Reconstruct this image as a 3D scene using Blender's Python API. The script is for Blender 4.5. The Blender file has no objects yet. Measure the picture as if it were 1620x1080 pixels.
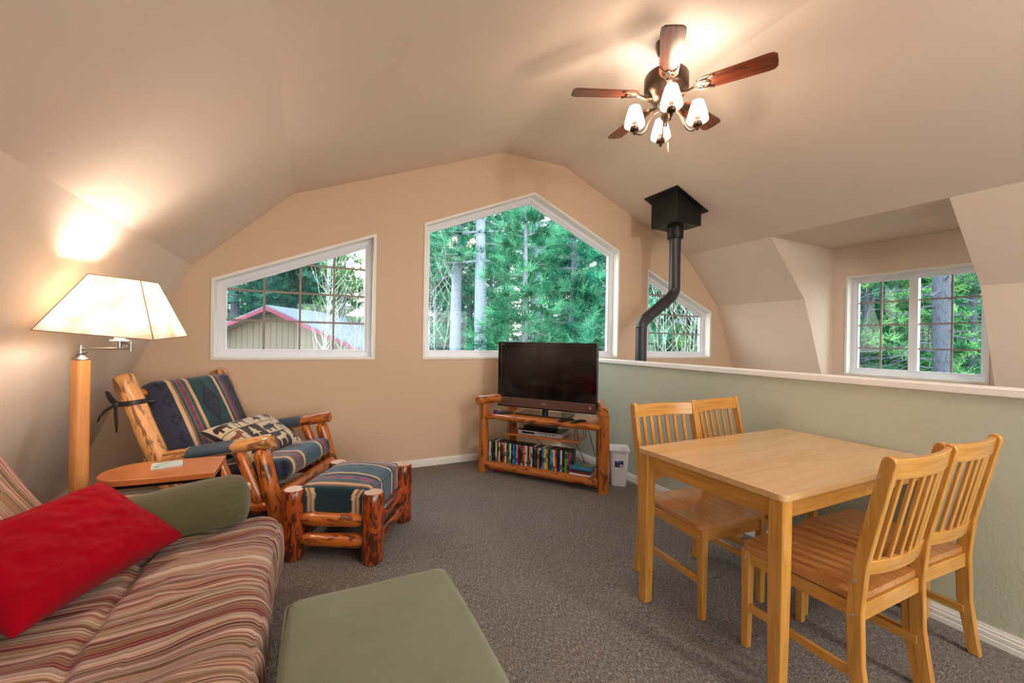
import bpy, bmesh, math, random
import numpy as np
from mathutils import Vector, Matrix, noise
from mathutils.geometry import tessellate_polygon
random.seed(7)
PI = math.pi
scene = bpy.context.scene
COL = scene.collection
def R(d): return math.radians(d)
def lin(c):
    c = c/255.0
    return c/12.92 if c <= 0.04045 else ((c+0.055)/1.055)**2.4
def S(r, g, b): return (lin(r), lin(g), lin(b), 1.0)

# ------------------------------------------------------------------ mesh builder
class MB:
    def __init__(s): s.v = []; s.f = []; s.lc = []; s.col = []; s.mi = []; s.cur = 0; s.c = (1, 1, 1, 1)
    def pt(s, p, lc=None, c=None):
        s.v.append(tuple(p)); s.lc.append(tuple(lc) if lc is not None else tuple(p)); s.col.append(c or s.c); return len(s.v)-1
    def face(s, idx): s.f.append(tuple(idx)); s.mi.append(s.cur)
    def box(s, c, size, rot=None, grain=2):
        """box by centre and size; grain = index of the axis the grain follows"""
        c = Vector(c); hx, hy, hz = [a/2 for a in size]; o = random.uniform(0, 50)
        ids = []
        for sx in (-1, 1):
            for sy in (-1, 1):
                for sz in (-1, 1):
                    l = Vector((sx*hx, sy*hy, sz*hz)); p = (rot @ l if rot else l)+c
                    g = [l.x, l.y, l.z]; g[grain], g[2] = g[2], g[grain]; g[0] += o; g[2] += o
                    ids.append(s.pt(p, g))
        for q in ((0, 1, 3, 2), (4, 6, 7, 5), (0, 4, 5, 1), (2, 3, 7, 6), (0, 2, 6, 4), (1, 5, 7, 3)):
            s.face([ids[i] for i in q])
        return s
    def beam(s, a, b, w, h, up=(0, 0, 1)):
        a = Vector(a); b = Vector(b); d = b-a; L = d.length; z = d.normalized(); x = Vector(up).cross(z)
        if x.length < 1e-4: x = Vector((1, 0, 0)).cross(z)
        x.normalize(); y = z.cross(x)
        rot = Matrix((x, y, z)).transposed()
        return s.box((a+b)/2, (w, h, L), rot)
    def path(s, pts, rad, n=12, cap=True, wob=0.0, closed=False):
        """tube through pts; rad number or list"""
        pts = [Vector(p) for p in pts]; m = len(pts)
        if not isinstance(rad, (list, tuple)): rad = [rad]*m
        T = []
        for i in range(m):
            a = pts[i-1] if (i > 0 or closed) else pts[i]; b = pts[(i+1) % m] if (i < m-1 or closed) else pts[i]
            T.append((b-a).normalized())
        x = Vector((0, 0, 1)).cross(T[0])
        if x.length < 1e-3: x = Vector((1, 0, 0)).cross(T[0])
        x.normalize(); o = random.uniform(0, 50); L = o; rings = []
        for i in range(m):
            x = (x-T[i]*x.dot(T[i])).normalized(); y = T[i].cross(x)
            if i: L += (pts[i]-pts[i-1]).length
            ring = []
            for k in range(n):
                a = 2*PI*k/n; rr = rad[i]
                if wob: rr *= 1+wob*noise.noise(Vector((math.cos(a)*1.3+o, math.sin(a)*1.3, L*5)))
                ring.append(s.pt(pts[i]+(x*math.cos(a)+y*math.sin(a))*rr, (math.cos(a)*rad[i]+o, math.sin(a)*rad[i], L)))
            rings.append(ring)
        for i in range(m if closed else m-1):
            A = rings[i]; B = rings[(i+1) % m]
            for k in range(n): s.face((A[k], A[(k+1) % n], B[(k+1) % n], B[k]))
        if cap and not closed:
            s.face(list(reversed(rings[0]))); s.face(rings[-1])
        return s
    def log(s, a, b, r, taper=0.0, round_end=True, n=18, r2=None):
        """peeled log with wobble, chamfered ends; taper = length of pointed tenon at each end"""
        a = Vector(a); b = Vector(b); d = b-a; L = d.length; z = d/L
        r2 = r2 or r; pts = []; rad = []
        if taper:
            st = [(0, .45), (taper, 1.0)]; en = [(L-taper, 1.0), (L, .45)]
        elif round_end:
            st = [(0, .86), (.012, 1.0)]; en = [(L-.012, 1.0), (L, .86)]
        else: st = [(0, 1)]; en = [(L, 1)]
        k = max(3, int(L/.05)); lo = st[-1][0]; hi = en[0][0]
        mid = [(lo+(hi-lo)*i/k, 1.0) for i in range(1, k)]
        for t, q in st+mid+en: pts.append(a+z*t); rad.append((r+(r2-r)*t/L)*q)
        return s.path(pts, rad, n, True, .10)
    def lathe(s, prof, o=(0, 0, 0), n=24, rot=None, flute=0, fd=0.0, cap=True):
        o = Vector(o); rings = []; L = 0
        for i, (r, z) in enumerate(prof):
            if i: L += math.hypot(r-prof[i-1][0], z-prof[i-1][1])
            ring = []
            for k in range(n):
                a = 2*PI*k/n; rr = r*(1+(fd*math.cos(flute*a) if flute else 0)); l = Vector((rr*math.cos(a), rr*math.sin(a), z))
                ring.append(s.pt((rot @ l if rot else l)+o, (r*math.cos(a), r*math.sin(a), L)))
            rings.append(ring)
        for A, B in zip(rings, rings[1:]):
            for k in range(n): s.face((A[k], A[(k+1) % n], B[(k+1) % n], B[k]))
        if cap:
            s.face(list(reversed(rings[0]))); s.face(rings[-1])
        return s
    def prism(s, poly, d, lcf=None):
        """convex or simple planar polygon (3D points) extruded by vector d"""
        d = Vector(d); A = [Vector(p) for p in poly]; n = len(A)
        tr = tessellate_polygon([A])
        g = lcf or (lambda p: p)
        a = [s.pt(p, g(p)) for p in A]; b = [s.pt(p+d, g(p+d)) for p in A]
        for t in tr: s.face((a[t[0]], a[t[1]], a[t[2]])); s.face((b[t[2]], b[t[1]], b[t[0]]))
        for i in range(n): j = (i+1) % n; s.face((a[i], a[j], b[j], b[i]))
        return s
    def holed(s, outer, holes, d):
        d = Vector(d); loops = [[Vector(p) for p in outer]]+[[Vector(p) for p in h] for h in holes]
        tr = tessellate_polygon(loops); flat = [p for l in loops for p in l]
        a = [s.pt(p) for p in flat]; b = [s.pt(p+d) for p in flat]
        for t in tr: s.face((a[t[0]], a[t[1]], a[t[2]])); s.face((b[t[2]], b[t[1]], b[t[0]]))
        k = 0
        for l in loops:
            for i in range(len(l)): j = (i+1) % len(l); s.face((a[k+i], a[k+j], b[k+j], b[k+i]))
            k += len(l)
        return s
    def grid(s, fn, nu, nv, col=None, closed_u=False):
        ids = []
        for j in range(nv+1):
            row = []
            for i in range(nu if closed_u else nu+1):
                u = i/nu; v = j/nv; p = fn(u, v)
                if len(p) == 2: p, l = p
                else: l = (u, v, 0)
                row.append(s.pt(p, l, col(u, v) if col else None))
            ids.append(row)
        for j in range(nv):
            for i in range(nu):
                i2 = (i+1) % nu if closed_u else i+1
                s.face((ids[j][i], ids[j][i2], ids[j+1][i2], ids[j+1][i]))
        return ids
    def build(s, name, mats, parent=None, bevel=0.0, seg=2, smooth=True, angle=40, sub=0, weld=False):
        me = bpy.data.meshes.new(name); me.from_pydata(s.v, [], s.f)
        at = me.attributes.new('lc', 'FLOAT_VECTOR', 'POINT'); at.data.foreach_set('vector', np.array(s.lc, dtype=np.float32).ravel())
        ca = me.attributes.new('paint', 'FLOAT_COLOR', 'POINT'); ca.data.foreach_set('color', np.array(s.col, dtype=np.float32).ravel())
        if not isinstance(mats, (list, tuple)): mats = [mats]
        for m in mats: me.materials.append(m)
        me.polygons.foreach_set('material_index', s.mi)
        bm = bmesh.new(); bm.from_mesh(me)
        if weld: bmesh.ops.remove_doubles(bm, verts=bm.verts, dist=1e-5)
        bmesh.ops.recalc_face_normals(bm, faces=bm.faces); bm.to_mesh(me); bm.free()
        if smooth: me.shade_smooth()
        o = bpy.data.objects.new(name, me); COL.objects.link(o)
        if parent is not None: o.parent = parent
        if bevel:
            b = o.modifiers.new('Bevel', 'BEVEL'); b.width = bevel; b.segments = seg; b.limit_method = 'ANGLE'; b.angle_limit = R(35); b.harden_normals = False
        if sub:
            m = o.modifiers.new('Sub', 'SUBSURF'); m.levels = sub; m.render_levels = sub
        elif smooth:
            me.set_sharp_from_angle(angle=R(angle))
            if bevel:
                w = o.modifiers.new('WN', 'WEIGHTED_NORMAL'); w.keep_sharp = True
        return o

def tag(o, label=None, cat=None, group=None, kind=None):
    if label: o['label'] = label
    if cat: o['category'] = cat
    if group: o['group'] = group
    if kind: o['kind'] = kind
    return o
def thing(name, label, cat, loc=(0, 0, 0), rz=0.0, group=None):
    o = bpy.data.objects.new(name, None); COL.objects.link(o); o.empty_display_size = .1
    o.location = loc; o.rotation_euler = (0, 0, rz); return tag(o, label, cat, group)
def struct(o): o['kind'] = 'structure'; return o
def kids(o): return [c for c in COL.objects if c.parent == o]
def copy_tree(o, parent=None):
    c = o.copy(); COL.objects.link(c); c.parent = parent
    for ch in kids(o): copy_tree(ch, c)
    return c
def box(name, c, size, m, parent=None, bevel=0.0, rot=None, grain=2, seg=2):
    return MB().box(c, size, rot, grain).build(name, m, parent, bevel, seg)
ORD = ['first', 'second', 'third', 'fourth', 'fifth', 'sixth', 'seventh', 'eighth', 'ninth', 'tenth', 'eleventh', 'twelfth', 'thirteenth', 'fourteenth', 'fifteenth', 'sixteenth', 'seventeenth', 'eighteenth', 'nineteenth', 'twentieth', 'twenty-first', 'twenty-second', 'twenty-third', 'twenty-fourth', 'twenty-fifth', 'twenty-sixth', 'twenty-seventh', 'twenty-eighth', 'twenty-ninth', 'thirtieth', 'thirty-first', 'thirty-second', 'thirty-third', 'thirty-fourth', 'thirty-fifth', 'thirty-sixth', 'thirty-seventh', 'thirty-eighth', 'thirty-ninth', 'fortieth', 'forty-first', 'forty-second', 'forty-third', 'forty-fourth', 'forty-fifth', 'forty-sixth', 'forty-seventh', 'forty-eighth', 'forty-ninth', 'fiftieth', 'fifty-first', 'fifty-second', 'fifty-third', 'fifty-fourth', 'fifty-fifth']

# ------------------------------------------------------------------ materials
class NT:
    def __init__(s, name):
        s.m = bpy.data.materials.new(name); s.m.use_nodes = True; s.t = s.m.node_tree; s.t.nodes.clear()
        s.out = s.n('ShaderNodeOutputMaterial')
    def n(s, typ, **k):
        x = s.t.nodes.new(typ)
        for a, b in k.items():
            if a.startswith('i_'):
                key = a[2:]; key = int(key) if key.isdigit() else key.replace('_', ' '); s.put(x.inputs[key], b)
            else: setattr(x, a, b)
        return x
    def put(s, inp, v):
        if isinstance(v, bpy.types.NodeSocket): s.t.links.new(v, inp)
        elif isinstance(v, bpy.types.Node): s.t.links.new(v.outputs[0], inp)
        else: inp.default_value = v
    def lc(s, sc=(1, 1, 1)):
        a = s.n('ShaderNodeAttribute', attribute_name='lc')
        m = s.n('ShaderNodeMapping'); s.t.links.new(a.outputs['Vector'], m.inputs[0]); m.inputs['Scale'].default_value = sc; return m
    def world(s, sc=(1, 1, 1)):
        a = s.n('ShaderNodeTexCoord'); m = s.n('ShaderNodeMapping'); s.t.links.new(a.outputs['Object'], m.inputs[0]); m.inputs['Scale'].default_value = sc; return m
    def noise(s, vec, scale=5, detail=4, rough=.5, dist=0):
        x = s.n('ShaderNodeTexNoise', i_Vector=vec, i_Scale=scale, i_Detail=detail, i_Roughness=rough, i_Distortion=dist); return x.outputs['Fac']
    def ramp(s, f, stops, interp='LINEAR'):
        r = s.n('ShaderNodeValToRGB'); s.put(r.inputs[0], f); e = r.color_ramp; e.interpolation = interp
        e.elements[0].position = stops[0][0]; e.elements[0].color = stops[0][1]
        e.elements[1].position = stops[-1][0]; e.elements[1].color = stops[-1][1]
        for p, c in stops[1:-1]: x = e.elements.new(p); x.color = c
        return r.outputs[0]
    def mix(s, f, a, b, mode='MIX'):
        x = s.n('ShaderNodeMix', data_type='RGBA', blend_type=mode); s.put(x.inputs[0], f); s.put(x.inputs[6], a); s.put(x.inputs[7], b); return x.outputs[2]
    def math(s, op, a, b=0.0, c=0.0):
        x = s.n('ShaderNodeMath', operation=op); s.put(x.inputs[0], a); s.put(x.inputs[1], b); s.put(x.inputs[2], c); return x.outputs[0]
    def bump(s, h, st=.3, d=.01):
        return s.n('ShaderNodeBump', i_Height=h, i_Strength=st, i_Distance=d).outputs[0]
    def pbr(s, base, rough=.5, metal=0, bump=None, **k):
        p = s.n('ShaderNodeBsdfPrincipled'); s.put(p.inputs['Base Color'], base); s.put(p.inputs['Roughness'], rough); s.put(p.inputs['Metallic'], metal)
        if bump is not None: s.put(p.inputs['Normal'], bump)
        for a, b in k.items(): s.put(p.inputs[a.replace('_', ' ')], b)
        s.t.links.new(p.outputs[0], s.out.inputs[0]); return s.m

def plain(name, col, rough=.5, metal=0, **k): return NT(name).pbr(col, rough, metal, **k)
def plaster(name, col, sc=170, st=.25):
    n = NT(name); w = n.world(); h = n.noise(w, sc, 3, .6); big = n.noise(w, 1.3, 3, .5)
    c = n.mix(n.math('MULTIPLY', big, .35), col, tuple(x*.86 for x in col[:3])+(1,))
    return n.pbr(c, .75, bump=n.bump(h, st, .004), Specular_IOR_Level=.25)
def wood(name, a, b, c, rough=.28, coat=.35, sc=1.0, bands=0):
    n = NT(name); v = n.lc((14*sc, 14*sc, 1.1*sc)); f = n.noise(v, 4, 5, .6, .6); fine = n.noise(n.lc((120, 120, 3)), 3, 2, .5)
    col = n.ramp(f, [(.25, a), (.5, b), (.75, c)])
    col = n.mix(n.math('MULTIPLY', fine, .25), col, tuple(x*.6 for x in a[:3])+(1,))
    if bands:
        vo = n.n('ShaderNodeTexNoise', noise_dimensions='1D', i_Scale=bands)
        sep = n.n('ShaderNodeSeparateXYZ', i_0=n.lc()); st = n.math('FLOOR', n.math('MULTIPLY', sep.outputs[0], bands))
        wn = n.n('ShaderNodeTexWhiteNoise', noise_dimensions='1D', i_W=st)
        col = n.mix(n.math('MULTIPLY', wn.outputs[0], .35), col, c)
    return n.pbr(col, rough, bump=n.bump(f, .04, .002), Coat_Weight=coat, Coat_Roughness=.15)
def logwood(name, base, light, dark, dens=.56, rough=.3):
    n = NT(name); v = n.lc((1, 1, .28)); f = n.noise(v, 26, 4, .65, .9); g = n.noise(n.lc((30, 30, 2)), 3, 4, .6)
    col = n.mix(g, base, light); msk = n.ramp(f, [(dens, (0, 0, 0, 1)), (dens+.05, (1, 1, 1, 1))])
    f2 = n.noise(n.lc((1, 1, .12)), 60, 3, .6, .4); ms2 = n.ramp(f2, [(.62, (0, 0, 0, 1)), (.68, (1, 1, 1, 1))])
    col = n.mix(n.math('MULTIPLY', msk, .85), col, dark); col = n.mix(n.math('MULTIPLY', ms2, .7), col, tuple(x*.35 for x in dark[:3])+(1,))
    return n.pbr(col, rough, bump=n.bump(n.math('ADD', f, f2), .25, .006), Coat_Weight=.5, Coat_Roughness=.12)
def fabric(name, col=None, rough=.9, sheen=.3, bumpst=.2, var=.15, weave=900):
    n = NT(name); a = n.n('ShaderNodeAttribute', attribute_name='paint'); base = col if col else a.outputs['Color']
    f = n.noise(n.world(), 9, 4, .6); w = n.noise(n.world(), weave, 1, .5)
    if col: c = n.mix(n.math('MULTIPLY', f, var*2), base, tuple(x*.55 for x in col[:3])+(1,))
    else: c = n.mix(n.math('MULTIPLY', w, var), base, (0, 0, 0, 1))
    return n.pbr(c, rough, bump=n.bump(n.math('ADD', n.math('MULTIPLY', w, .5), f), bumpst, .006), Sheen_Weight=sheen, Sheen_Roughness=.5, Specular_IOR_Level=.08)

M = {}
M['ceil'] = plaster('ceiling paint', S(228, 209, 194), 160, .22)
M['tan'] = plaster('tan wall paint', S(214, 188, 162), 140, .18)
M['sage'] = plaster('sage wall paint', S(188, 192, 174), 95, .55)
M['white'] = plain('white trim paint', S(232, 230, 228), .4)
M['vinyl'] = plain('white window vinyl', S(226, 228, 236), .35)
M['grille'] = plain('taupe window grille', S(146, 134, 128), .5)
def carpet_mat():
    n = NT('loop carpet'); w = n.world()
    fine = n.noise(w, 150, 2, .6); streak = n.noise(n.world((260, 45, 1)), 1, 2, .5); streak2 = n.noise(n.world((45, 260, 1)), 1, 2, .5)
    vo = n.n('ShaderNodeTexVoronoi', i_Vector=n.world((1, 1, 0)), i_Scale=6.0, distance='CHEBYCHEV', i_Randomness=.75); sepc = n.n('ShaderNodeSeparateColor', i_0=vo.outputs['Color'])
    sel = n.math('GREATER_THAN', sepc.outputs[0], .62)
    st = n.mix(sel, streak, streak2); big = n.noise(w, 1.4, 3, .5)
    mixn = n.math('ADD', n.math('MULTIPLY', st, .55), n.math('MULTIPLY', fine, .45))
    c = n.ramp(mixn, [(.36, S(50, 47, 46)), (.5, S(106, 99, 95)), (.62, S(170, 160, 153))])
    c = n.mix(n.math('MULTIPLY', sepc.outputs[1], .22), c, S(134, 124, 116)); c = n.mix(n.math('MULTIPLY', big, .3), c, S(92, 82, 75))
    return n.pbr(c, .95, bump=n.bump(mixn, .9, .008), Specular_IOR_Level=.1, Sheen_Weight=.12)
M['carpet'] = carpet_mat()
M['glass'] = None
def glass_mat():
    n = NT('window glass'); t = n.n('ShaderNodeBsdfTransparent', i_Color=(.96, .985, .98, 1)); g = n.n('ShaderNodeBsdfGlossy', i_Roughness=.0)
    fr = n.n('ShaderNodeFresnel', i_IOR=1.5); gm = n.n('ShaderNodeNewGeometry'); ff = n.math('MULTIPLY', fr.outputs[0], n.math('SUBTRACT', 1.0, gm.outputs['Backfacing'])); mx = n.n('ShaderNodeMixShader', i_0=ff, i_1=t.outputs[0], i_2=g.outputs[0]); n.t.links.new(mx.outputs[0], n.out.inputs[0]); return n.m
M['glass'] = glass_mat()
M['maple'] = wood('honey maple', S(178, 116, 44), S(204, 146, 66), S(218, 164, 88), .3, .5)
M['mapletop'] = wood('pale maple top', S(196, 150, 100), S(210, 166, 116), S(222, 182, 136), .2, .7, .8, 14)
M['mapleseat'] = wood('maple seat', S(160, 96, 46), S(188, 124, 68), S(206, 148, 92), .22, .6, .8, 16)
M['pinelight'] = wood('light pine', S(208, 156, 100), S(226, 176, 118), S(236, 192, 138), .4, .3)
M['lampwood'] = wood('blonde lamp wood', S(196, 128, 66), S(212, 146, 84), S(220, 160, 98), .4, .3)
M['oak'] = wood('oak laminate', S(168, 92, 44), S(188, 110, 58), S(200, 126, 74), .35, .3)
M['log'] = logwood('varnished log', S(178, 86, 24), S(206, 120, 48), S(70, 24, 8), .53)
M['logl'] = logwood('pale peeled log', S(206, 140, 76), S(222, 164, 104), S(112, 70, 44), .52)
M['logd'] = logwood('dark red log', S(150, 58, 14), S(184, 86, 30), S(44, 10, 5), .47)
M['logend'] = plain('cut log end', S(206, 170, 150), .4)
M['logtv'] = logwood('amber log', S(166, 88, 26), S(192, 118, 48), S(70, 28, 10), .55)
M['slab'] = wood('amber board', S(176, 88, 26), S(200, 116, 50), S(212, 134, 70), .3, .4)
M['iron'] = plain('matte black steel', S(30, 29, 31), .45, .5)
M['pipe'] = plain('dark grey stove pipe', S(62, 60, 66), .42, .6)
M['bronze'] = plain('antique bronze', S(92, 74, 62), .28, .9)
M['nickel'] = plain('brushed nickel', S(160, 158, 155), .28, 1)
M['stud'] = plain('bright nail', S(226, 220, 206), .25, .8)
M['leather'] = plain('black strap leather', S(40, 32, 34), .5)
M['blueleather'] = plain('slate blue leather', S(70, 84, 98), .38)
M['black'] = plain('black plastic', S(20, 19, 21), .3)
M['gloss'] = plain('glossy black', S(10, 9, 10), .06, 0, Coat_Weight=.4)
M['screen'] = plain('tv screen', S(14, 11, 11), .09, 0, Specular_IOR_Level=.6)
M['tvtrim'] = plain('bronze grey tv trim', S(118, 92, 84), .3, .5)
M['silver'] = plain('silver plastic', S(196, 196, 200), .35, .4)
M['rubber'] = plain('cord rubber', S(22, 22, 24), .6)
M['redcloth'] = fabric('red chenille', S(166, 2, 26), .98, .04, .7, .42, 300)
M['olive'] = fabric('olive velour', S(92, 88, 60), .85, .2, .3, .2, 700)
M['sagevel'] = fabric('sage velour', S(124, 128, 104), .85, .35, .45, .28, 420)
M['paint'] = fabric('woven tapestry', None, .9, .25, .25, .35, 700)
M['printed'] = NT('printed paper'); _p = M['printed']; M['printed'] = _p.pbr(_p.n('ShaderNodeAttribute', attribute_name='paint').outputs['Color'], .35)
M['wplastic'] = plain('white bin plastic', S(214, 218, 226), .35, Subsurface_Weight=.05)
M['red'] = plain('red plastic', S(170, 24, 32), .4)
M['bluep'] = plain('blue plastic', S(50, 50, 170), .35)
# ------------------------------------------------------------------ room shell
D = 4.115; YB = -2.9
PL = [(-1.59, 0.139), (-.8785, 1.846), (-.161, 2.5454), (1.883, 3.357), (2.659, 3.357), (4.689, 2.5176), (5.360, 1.8438), (6.09, .10)]
DY0, DY1, DX, DZ = 1.465, 2.918, 5.99, 2.518
LOW = -2.6
def gable(y):
    return [(-1.59, y, LOW)]+[(x, y, z) for x, z in PL]+[(6.09, y, LOW)]
def offset_profile(t=.14):
    P = [(-1.59, -.3)]+PL+[(6.09, -.4)]; out = []
    for i, p in enumerate(P[1:-1], 1):
        a = Vector(P[i-1]); b = Vector(p); c = Vector(P[i+1]); n1 = (b-a).normalized(); n2 = (c-b).normalized()
        m1 = Vector((-n1.y, n1.x)); m2 = Vector((-n2.y, n2.x)); m = (m1+m2).normalized(); out.append(b+m*t/max(.3, m.dot(m1)))
    return out
OP = offset_profile()
def shell(segs, facets, name, mat):
    mb = MB()
    for y0, y1 in segs:
        for i in facets:
            a, b = PL[i], PL[i+1]; A, B = OP[i], OP[i+1]
            q = [(a[0], y0, a[1]), (b[0], y0, b[1]), (B[0], y0, B[1]), (A[0], y0, A[1])]
            mb.prism(q, (0, y1-y0, 0))
    o = mb.build(name, mat, smooth=False); return struct(o)
ALL = [(YB, DY0), (DY0, DY1), (DY1, D)]
shell([(YB, D)], [0], 'wall_left', M['ceil'])
mb = MB(); box_k = MB().box((-1.66, (YB+D)/2, -.02), (.14, D-YB, .318)).build('wall_left_knee', M['ceil'], smooth=False); struct(box_k)
cm = MB()
for i in range(1, 5):
    a, b = PL[i], PL[i+1]; A, B = OP[i], OP[i+1]
    cm.prism([(a[0], YB, a[1]), (b[0], YB, b[1]), (B[0], YB, B[1]), (A[0], YB, A[1])], (0, D-YB, 0))
for y0, y1 in ((YB, DY0-.002), (DY1+.002, D)):
    i = 5; a, b = PL[i], PL[i+1]; A, B = OP[i], OP[i+1]
    cm.prism([(a[0], y0, a[1]), (b[0], y0, b[1]), (B[0], y0, B[1]), (A[0], y0, A[1])], (0, y1-y0, 0))
struct(cm.build('ceiling', M['ceil'], smooth=False))
shell([(YB, DY0-.002), (DY1+.002, D)], [6], 'wall_right', M['ceil'])
struct(MB().box((6.17, (YB+D)/2, (LOW+.1)/2), (.16, D-YB, .1-LOW)).build('wall_right_lower', M['ceil'], smooth=False))
# dormer
xb = 6.09-(.33-.10)*.416
def dside(y, d, name):
    poly = [(4.694, y, DZ+.002), (5.366, y, 1.8438), (DX+.004, y, .345), (DX+.14, y, .34), (DX+.14, y, DZ+.002)]
    struct(MB().prism(poly, (0, d, 0)).build(name, M['ceil'], smooth=False))
dside(DY1, .12, 'wall_dormer_far'); dside(DY0, -.12, 'wall_dormer_near')
struct(MB().prism([(4.691, DY0-.12, DZ), (DX+.14, DY0-.12, DZ), (DX+.14, DY0-.12, DZ+.12), (4.72, DY0-.12, DZ+.12)], (0, DY1-DY0+.24, 0)).build('ceiling_dormer', M['ceil'], smooth=False))
# windows
def inset(poly, d):
    """inset convex CCW 2D polygon"""
    n = len(poly); L = []
    for i in range(n):
        a = Vector(poly[i]); b = Vector(poly[(i+1) % n]); e = (b-a).normalized(); m = Vector((-e.y, e.x)); L.append((a+m*d, e))
    out = []
    for i in range(n):
        p, e = L[i-1]; q, f = L[i]; den = e.x*f.y-e.y*f.x; t = ((q.x-p.x)*f.y-(q.y-p.y)*f.x)/den; out.append(p+e*t)
    return out
def clipline(poly, axis, c):
    xs = []
    for i in range(len(poly)):
        a, b = poly[i], poly[(i+1) % len(poly)]; u0, u1 = a[axis], b[axis]
        if (u0-c)*(u1-c) < 0: t = (c-u0)/(u1-u0); xs.append(a[1-axis]+(b[1-axis]-a[1-axis])*t)
    return (min(xs), max(xs)) if len(xs) > 1 else None
WPOLY = {
 'L': [(-.733, 1.094), (.535, 1.094), (.535, 2.268), (-.733, 1.744)],
 'C': [(1.017, 1.094), (3.502, 1.094), (3.502, 2.442), (2.266, 2.966), (1.017, 2.442)],
 'R': [(4.000, 1.094), (5.215, 1.094), (5.215, 1.742), (4.000, 2.248)],
}
def window(name, poly, T, label_side, vbars, hbars, mull=None, depth=.09):
    """poly: 2D CCW (u,z) opening; T maps (u, w, z) to world with w = depth into the wall"""
    root = thing(name, None, None); root['kind'] = 'structure'
    def ring(nm, outer, inner, w0, w1, mat, bev=.003):
        o2 = outer; i2 = inner; mb = MB(); n = len(o2)
        for i in range(n):
            j = (i+1) % n
            q = [T(o2[i][0], w0, o2[i][1]), T(o2[j][0], w0, o2[j][1]), T(i2[j][0], w0, i2[j][1]), T(i2[i][0], w0, i2[i][1])]
            mb.prism(q, Vector(T(0, w1, 0))-Vector(T(0, w0, 0)))
        return mb.build(nm, mat, root, smooth=False)
    c0 = inset(poly, -.012); c1 = inset(poly, .012)
    ring('window_casing', c0, c1, -.012, .001, M['white'])
    ring('window_jamb', [Vector(p) for p in poly], inset(poly, .012), 0, depth+.08, M['white'])
    f1 = inset(poly, .012); f2 = inset(poly, .055); f3 = inset(poly, .076)
    ring('window_frame', f1, f2, depth, depth+.07, M['vinyl'])
    ring('window_sash', f2, f3, depth+.018, depth+.055, M['vinyl'])
    g = inset(poly, .070)
    MB().prism([T(p[0], depth+.036, p[1]) for p in g], Vector(T(0, .006, 0))-Vector(T(0, 0, 0))).build('window_pane', M['glass'], root, smooth=False)
    if mull:
        z0, z1 = g[0][1], max(p[1] for p in g)
        a = T(mull, depth+.035, z0); b = T(mull, depth+.035, z1); d = Vector(T(1, 0, 0))-Vector(T(0, 0, 0))
        mb = MB(); w = .04
        q = [T(mull-w, depth+.005, z0), T(mull+w, depth+.005, z0), T(mull+w, depth+.005, z1), T(mull-w, depth+.005, z1)]
        mb.prism(q, Vector(T(0, .055, 0))-Vector(T(0, 0, 0))); mb.build('window_mullion', M['vinyl'], root, smooth=False)
    if vbars or hbars:
        mb = MB(); hw = .009
        for u in vbars:
            r = clipline(g, 0, u)
            if r: mb.prism([T(u-hw, depth+.026, r[0]), T(u+hw, depth+.026, r[0]), T(u+hw, depth+.026, r[1]), T(u-hw, depth+.026, r[1])], Vector(T(0, .008, 0))-Vector(T(0, 0, 0)))
        for z in hbars:
            r = clipline(g, 1, z)
            if r: mb.prism([T(r[0], depth+.0255, z-hw), T(r[1], depth+.0255, z-hw), T(r[1], depth+.0255, z+hw), T(r[0], depth+.0255, z+hw)], Vector(T(0, .009, 0))-Vector(T(0, 0, 0)))
        mb.build('window_grille', M['grille'], root, smooth=False)
    return root
Tb = lambda u, w, z: (u, D+w, z)
hb = [1.16+.262*i for i in range(1, 5)]
window('window_1', WPOLY['L'], Tb, '', [-.733+.068+.283*i for i in (1, 2, 3)], hb)
window('window_2', WPOLY['C'], Tb, '', [], [])
window('window_3', WPOLY['R'], Tb, '', [5.215-.068-.27*i for i in (1, 2, 3)], hb)
DWN = 2.174
Td = lambda u, w, z: (DX+w, -u, z)
DWp = [(-2.772, .945), (-1.576, .945), (-1.576, 2.14), (-2.772, 2.14)]
window('window_4', DWp, Td, '', [-2.473, -1.868], [1.266, 1.545, 1.818], mull=-DWN)
FW = [(-.4, .12), (4.2, .12), (4.2, 2.2), (-.4, 2.2)]
Tf = lambda u, w, z: (-u, YB-w, z)
window('added_fill_window', [(-4.2, .12), (.4, .12), (.4, 2.2), (-4.2, 2.2)], Tf, '', [], [], mull=-1.9)  # unseen glazed opening added behind the camera to let in fill daylight
bk = MB().holed(gable(D), [[Tb(p[0], 0, p[1]) for p in WPOLY[k]] for k in 'LCR'], (0, .16, 0)).build('wall_back', M['tan'], smooth=False); struct(bk)
fr = MB().holed(gable(YB), [[(p[0], YB, p[1]) for p in FW]], (0, -.16, 0)).build('wall_front', M['tan'], smooth=False); struct(fr)
dw = [(DX, DY0, .34), (DX, DY1, .34), (DX, DY1, DZ), (DX, DY0, DZ)]
struct(MB().holed(dw, [[(DX, 1.576, .945), (DX, 2.772, .945), (DX, 2.772, 2.14), (DX, 1.576, 2.14)]], (.16, 0, 0)).build('wall_dormer', M['ceil'], smooth=False))
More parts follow.
